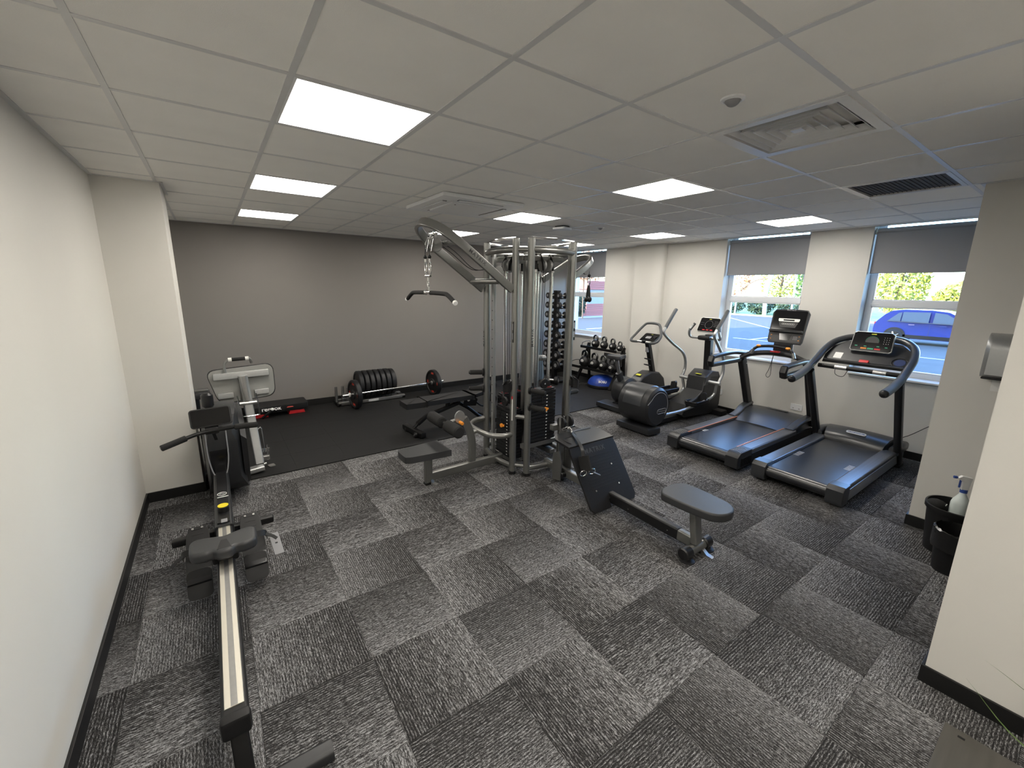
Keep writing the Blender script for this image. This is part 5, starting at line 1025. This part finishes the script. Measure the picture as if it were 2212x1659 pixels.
part('dispenser_cover', MB().loft([[V((4.23-a*s, yy, 1.315+b)) for a, b in dp] for yy, s in ((-1.76, .7), (-1.735, .95), (-1.62, 1.0), (-1.50, .95), (-1.475, .7))]), 'silver', T); part('dispenser_base', MB().box((4.17, -1.617, 1.31), (.115, .26, .014), .004), 'blackp', T)
part('paper_strip', MB().box((4.18, -1.60, 1.26), (.002, .12, .09)), 'print', T)
def socket(lab, y, z, w):
    T = thing('wall_socket', lab, 'socket', (6.135, y, z), 'white wall sockets'); part('face_plate', MB().box((6.134, y, z), (.012, w, .086), .003), 'trimw', T)
    for s in (-1, 1): part('rocker', MB().box((6.127, y+s*w*.25, z+.02), (.004, .014, .02), .001), 'trimw', T); part('pin_slot', MB().box((6.1275, y+s*w*.25, z-.015), (.001, .018, .006)), 'pdark', T)
socket('white double socket low on the wall behind the cross trainer', 1.475, .317, .146); socket('white double socket low on the wall between the two treadmills', .345, .326, .146)
solo('power_cord', MB().tube([(6.03, -.52, .13), (6.07, -.80, .25), (6.115, -1.0, .44), (6.12, -1.2, .60), (6.12, -1.5, .72)], .004, 8), 'blackp', 'thin black power cord running up the wall behind the treadmill', 'cord', (6.1, -1.0, .3))
solo('cord_coil', MB().tube([(5.85, 1.95, .02), (6.0, 1.85, .02), (6.06, 2.05, .02), (5.95, 2.2, .02), (5.80, 2.1, .025), (5.9, 1.98, .03), (6.04, 2.0, .03), (6.1, 2.2, .02)], .005, 8), 'blackp', 'tangled black cable on the floor by the skirting behind the cross trainer', 'cable', (5.95, 2.05, 0))
T = thing('floor_access_panel', 'grey wood effect floor panel at the foot of the near wall', 'floor panel', (1.9, -2.0, 0))
part('panel_board', MB().bx((1.62, -2.22, .0), (2.158, -1.848, .006), .002), 'wood', T); part('finger_slot', MB().box((2.115, -1.905, .0065), (.012, .022, .001)), 'screen', T)
T = thing('floor_socket_box', 'small grey floor box lid in the carpet beside the rowing machine', 'floor box', (-.14, 1.33, 0))
part('box_lid', MB().prism(rrect(.062, .31, .006), 0, .005, M.Translation((-.14, 1.33, 0)) @ M.Rotation(.02, 4, 'Z'), .0015), 'pgrey', T); part('lid_slot', MB().box((-.14, 1.33, .0055), (.016, .016, .001)), 'screen', T)
PX, PY = 1.70, -2.44
T = thing('potted_plant', 'potted plant with long thin blades reaching in at the corner', 'plant', (PX, PY, 0))
part('pot', MB().lathe([(.11, 0), (.125, .01), (.15, .26), (.155, .27), (.14, .27), (.13, .24)], 28, M.Translation((PX, PY, 0))), 'pot', T); part('soil', MB().lathe([(.13, .0), (.02, .012)], 20, M.Translation((PX, PY, .235))), 'soil', T)
rng = random.Random(11)
def blade(pts, w=.006):
    pts = spline([(PX+rng.uniform(-.03, .03), PY+rng.uniform(-.03, .03), .24)]+pts, 5); n = len(pts)
    part('leaf', MB().sweep(pts, [(-w, 0), (0, -.0012), (w, 0), (0, .0012)], scale=[max(.05, min(1, 2.2*(1-i/(n-1)))) for i in range(n)]), 'blade', T)
blade([(1.655, -2.25, .44), (1.643, -2.038, .47), (1.72, -1.884, .547)]); blade([(1.62, -2.27, .55), (1.588, -2.002, .694), (1.711, -1.911, .655)])
for k in range(12):
    a = PI*.85+k*PI*1.3/11; r = rng.uniform(.25, .42); z = rng.uniform(.5, .95)
    blade([(PX+.4*r*math.cos(a), PY+.4*r*math.sin(a)*.8, .24+.6*(z-.24)), (PX+r*math.cos(a), PY+.8*r*math.sin(a), z)])

# ================================================================== outside: car park, car, trees, brick building
GZ = -.35
struct('ground', MB().bx((6.5, -60, GZ-.2), (130, 90, GZ)), 'asphalt')
def line(a, b, w=.12):
    a, b = V((*a, GZ+.004)), V((*b, GZ+.004)); d = (b-a).normalized(); n = V((-d.y, d.x, 0))*w/2
    struct('parking_line', MB().add([a+n, b+n, b-n, a-n, a+n-V((0, 0, .004)), b+n-V((0, 0, .004)), b-n-V((0, 0, .004)), a-n-V((0, 0, .004))], [(0, 1, 2, 3), (0, 4, 5, 1), (1, 5, 6, 2), (2, 6, 7, 3), (3, 7, 4, 0)]), 'paintline', parent=lines)
lines = struct('road_marking', MB().bx((20.4, -12, GZ), (20.52, 8.6, GZ+.004)), 'paintline')
for yy in (7.8, -1.4, -4.0): line((20.5, yy), (25.4, yy))
line((15.4, -3.5), (15.4, 1.2)); line((13.2, -4), (13.2, 1.0)); line((11.3, -4), (11.3, .6))
line((26, 8.5), (39, 19.5)); line((31, 9.5), (40, 14)); line((17, 15.2), (27, 15.8), .16); line((14, 11.2), (26, 14.2), .16)
kerb = struct('kerb', MB().bx((41, -20, GZ), (41.3, 30, GZ+.12)), 'kerb')
# far verge with trees
struct('lawn', MB().bx((41.3, -60, GZ), (130, 90, GZ+.1)), 'leafg')
# blue car parked side on: body profile lofted across the width
def car(cx, cy, gz):
    T = thing('car', 'blue hatchback car parked outside the window', 'car', (cx, cy, gz))
    L = 4.2
    prof = [(-2.10, .42), (-2.12, .62), (-2.09, .86), (-2.02, 1.02), (-1.78, 1.32), (-1.55, 1.49), (-1.1, 1.56), (-.2, 1.565), (.35, 1.50), (.85, 1.22), (1.12, 1.05), (1.75, .95), (2.02, .82), (2.10, .62), (2.08, .38), (1.75, .24), (-1.85, .24)]
    rg = []
    for w, sh in ((-.90, .86), (-.88, .96), (-.70, 1.0), (.70, 1.0), (.88, .96), (.90, .86)):
        rg.append([V((cx+w*(1 if z < .95 else .80), cy-x*(sh*.02+.98), gz+(z if z < .95 or abs(w) < .75 else .95+(z-.95)*.97))) for x, z in prof])
    part('car_body', MB().loft(rg), 'paint', T)
    def side(pts, off, mat, name, th=.006):
        for s in (-1,):
            q = [V((cx+s*(.905 if z < .95 else .905-.175*(z-.95)/.6)-.003*0, cy-x, gz+z)) for x, z in pts]; v = q+[p+V((s*th, 0, 0)) for p in q]; n = len(q)
            part(name, MB().add(v, [tuple(range(n))[::-1], tuple(range(n, 2*n))]+[(i, (i+1) % n, n+(i+1) % n, n+i) for i in range(n)]), mat, T)
    side([(-1.62, 1.02), (-1.30, 1.38), (-1.18, 1.42), (-1.18, 1.02)], 0, 'carglass', 'quarter_window'); side([(-1.14, 1.02), (-1.14, 1.43), (-.22, 1.45), (-.22, 1.0)], 0, 'carglass', 'rear_door_window'); side([(-.08, 1.0), (-.08, 1.45), (.30, 1.40), (.88, 1.06), (.90, .99)], 0, 'carglass', 'front_door_window')
    side([(-1.64, .985), (.95, .955), (.95, .985), (-1.64, 1.015)], 0, 'pdark', 'belt_line'); side([(-1.0, .27), (.95, .27), (.95, .42), (-1.0, .42)], 0, 'blackp', 'sill_cladding', .02)
    for x in (-.86, .18): side([(x, .86), (x+.2, .86), (x+.2, .90), (x, .90)], 0, 'paint', 'door_handle', .03)
    for x in (-1.30, 1.28):
        for s in (-1, 1):
            side([(x+.40*math.cos(a), .33+.40*math.sin(a)) for a in [PI*i/14 for i in range(15)]], 0, 'blackp', 'wheel_arch', .02) if s < 0 else None
            c = V((cx+s*.84, cy-x, gz+.325)); wh = part('wheel', MB().cyl(c-V((.10, 0, 0)), c+V((.10, 0, 0)), .325, n=32, bev=.03), 'tyre', T); part('rim', MB().cyl(c+V((s*.085, 0, 0)), c+V((s*.108, 0, 0)), .22, n=24), 'blackm', wh)
            if s < 0:
                for k in range(5):
                    a = 2*PI*k/5; part('spoke', MB().sweep([c+V((s*.112, 0, 0)), c+V((s*.112, .21*math.cos(a), .21*math.sin(a)))], rrect(.05, .02, .006, 1)), 'steel', wh)
    part('door_mirror', MB().box((cx-.98, cy-.78, gz+1.06), (.16, .10, .12), .03), 'paint', T); part('tail_lamp', MB().box((cx-.80, cy+2.08, gz+.88), (.2, .06, .12), .02), 'red', T); part('shut_line', MB().box((cx-.907, cy+.15, gz+.66), (.004, .008, .55)), 'pdark', T)
car(26.4, 2.45, GZ)
# charging post and kerb blocks near the window
T = thing('charging_post', 'white and black vehicle charging post outside the window', 'charging post', (12.2, -.36, GZ))
part('post', MB().box((12.2, -.36, GZ+.45), (.10, .10, .9), .01), 'render', T); part('cabinet', MB().box((12.2, -.36, GZ+1.05), (.16, .42, .62), .04), 'trimw', T); part('display', MB().box((12.115, -.36, GZ+1.16), (.01, .36, .34), .003), 'screen', T); part('blue_badge', MB().cyl((12.118, -.28, GZ+.86), (12.108, -.28, GZ+.86), .055, n=20), 'pblue', T); part('cable_arm', MB().tube([(12.1, -.3, GZ+.4), (11.95, -.45, GZ+.3), (11.9, -.7, GZ+.5)], .03, 8), 'pgrey', T)
for k, (a, b) in enumerate((((11.6, .35), 'white and orange kerb block beside the charging post outside'), ((10.2, .60), 'white and orange kerb block nearest the window outside'))):
    T = thing('kerb_block', b, 'kerb block', (*a, GZ), 'kerb blocks outside'); part('block', MB().box((a[0], a[1]-.35, GZ+.06), (.16, .7, .12), .03), 'kerb', T); part('orange_end', MB().box((a[0], a[1]+.06, GZ+.06), (.162, .14, .122), .03), 'orange', T)
# foliage: clouds of small leaf quads on branches
def leaves(c, rad, n, sz, rng, low=.0):
    mb = MB(); vs = []; fs = []
    for _ in range(n):
        while True:
            p = V((rng.uniform(-1, 1), rng.uniform(-1, 1), rng.uniform(-1, 1)))
            if .25 < p.length < 1 and rng.random() < p.length: break
        q = V(c)+V((p.x*rad[0], p.y*rad[1], p.z*rad[2])); a = V((rng.uniform(-1, 1), rng.uniform(-1, 1), rng.uniform(-1, 1))).normalized(); b = a.orthogonal(); s = sz*rng.uniform(.6, 1.4); k = len(vs)
        vs += [q-a*s, q+b*s*.5, q+a*s, q-b*s*.5]; fs.append((k, k+1, k+2, k+3))
    return mb.add(vs, fs)
def bush(name, lab, cat, c, rad, n, sz, mat, seed, group, trunk=None):
    rng = random.Random(seed); T = thing(name, lab, cat, (c[0], c[1], GZ), group)
    f = part('foliage', leaves(c, rad, n, sz, rng), mat, T); f['kind'] = 'stuff'
    base = V((c[0], c[1], GZ)); part('trunk', MB().tube([base, base.lerp(V(c), .5)+V((.05, .1, 0)), V(c)+V((0, 0, rad[2]*.5))], trunk or .12, 8, 4, scale=None), 'twig', T)
    for k in range(5):
        a = rng.uniform(0, 2*PI); z = rng.uniform(-.3, .3)*rad[2]; part('branch', MB().tube([V(c)+V((0, 0, z-.3*rad[2])), V(c)+V((math.cos(a)*rad[0]*.4, math.sin(a)*rad[1]*.4, z)), V(c)+V((math.cos(a)*rad[0]*.85, math.sin(a)*rad[1]*.85, z+.35*rad[2]))], (trunk or .12)*.4, 6, 3), 'twig', T)
TR = [  # y, x, half width, centre height, half height, leaf colour, label
    (30.0, 47, 2.6, 2.6, 2.8, 'leafy', 'yellow green tree at the edge of the far window view'), (24.6, 50, 2.4, 4.4, 3.6, 'leafo', 'orange tinted tree behind the birch outside'),
    (19.9, 52, 2.3, 3.8, 3.8, 'leafy', 'bright yellow tree behind the birch outside'), (15.4, 49, 2.1, 3.0, 3.4, 'leafg', 'green tree beside the birch outside'),
    (11.7, 46, 1.7, 2.4, 2.9, 'leafy', 'pale yellow shrub tree beyond the car roof'), (8.2, 45, 1.75, 2.9, 2.9, 'leafy', 'broad yellow green tree above the blue car'),
    (4.4, 46, 2.0, 1.5, 1.5, 'leafy', 'low yellow green shrub above the car windows'), (0.3, 47, 2.0, 3.6, 3.0, 'leafo', 'brown twiggy tree beside the column view'), (-3.4, 44, 1.7, 2.6, 3.4, 'leafg', 'fresh green tree at the column edge of the view')]
for k, (yy, xx, r, z, h, mt, lab) in enumerate(TR): bush('tree', lab, 'tree', (xx, yy, z), (1.8, r, h), 1700, .17, mt, 50+k, 'trees beyond the car park')
for k, yy in enumerate((23.6, 20.8, 18.0, 15.2)): bush('hedge_bush', '%s dark hedge bush behind the far kerb' % ['first', 'second', 'third', 'fourth'][k], 'bush', (43.4, yy, .55), (.9, 1.33, .85), 1100, .11, 'leafd', 80+k, 'hedge bushes behind the kerb', .05)
T = thing('birch_tree', 'bare white trunked birch tree seen in the middle window', 'tree', (42.2, 17.2, GZ))
part('trunk', MB().tube([(42.2, 17.0, GZ), (42.2, 17.1, 2.0), (42.2, 16.7, 4.5), (42.2, 16.9, 8.5)], .19, 10, 4), 'bark', T)
for pts in ([(42.2, 16.7, 4.4), (42.1, 18.4, 5.0), (42.0, 20.5, 4.9), (42.0, 22.6, 3.6), (42.0, 24.0, 2.4)], [(42.2, 16.8, 4.2), (42.1, 15.4, 5.2), (42.0, 13.8, 5.6)], [(42.2, 16.8, 3.2), (42.1, 18.2, 2.9), (42.0, 19.4, 2.0)], [(42.0, 20.5, 4.9), (42.0, 21.5, 5.9), (42.0, 23.0, 6.3)]): part('branch', MB().tube(pts, .06, 7, 4), 'twig', T)
def lamp(x, y, h, lab):
    T = thing('lamp_post', lab, 'lamp post', (x, y, GZ), 'car park lamp posts'); part('pole', MB().cyl((x, y, GZ), (x, y, h), .09, .06, 12), 'render', T); part('lamp_head', MB().box((x-.25, y, h), (.7, .2, .1), .03), 'render', T)
lamp(41.8, 19.6, 7.5, 'tall pale lamp post left of the birch trunk'); lamp(41.8, 14.6, 7.5, 'tall grey lamp post right of the birch trunk')
# brick building at the end of the car park
BX = thing('brick_building', 'red brick building with grey cladding band seen in the far window', 'building', (27, 25.5, GZ))
part('lower_wall', MB().bx((24.6, 22.9, GZ), (40, 30, .70)), 'brick', BX); part('cladding_band', MB().bx((24.7, 23.0, .70), (40, 30, 1.85)), 'render', BX); part('upper_wall', MB().bx((24.6, 22.9, 1.85), (40, 30, 2.55)), 'brick', BX)
part('side_wing', MB().bx((18.0, 24.0, GZ), (20.6, 30, 2.6)), 'render', BX)
bush('climbing_shrub', 'dark climbing shrub at the brick building corner', 'bush', (23.2, 22.6, .6), (.9, .5, 1.1), 1500, .10, 'leafd', 99, 'planting by the brick building', .06)
bush('tree', 'peach coloured tree above the brick building roof', 'tree', (33, 34.5, 4.6), (6.5, 2.2, 3.2), 2600, .2, 'leafo', 97, 'trees beyond the car park')
bush('pale_shrub', 'pale flowering shrub above the dark climber', 'bush', (22.9, 21.6, 3.3), (1.0, .5, .8), 500, .11, 'leafo', 98, 'planting by the brick building', .05)
struct('lawn_strip', MB().bx((17.6, 21.9, GZ), (44, 22.9, GZ+.06)), 'kerb')
# end face of our own building seen past the window jamb
struct('wall_outer_return', MB().bx((X1+.36, 5.3, GZ), (6.64, 6.4, 5)), 'brick')
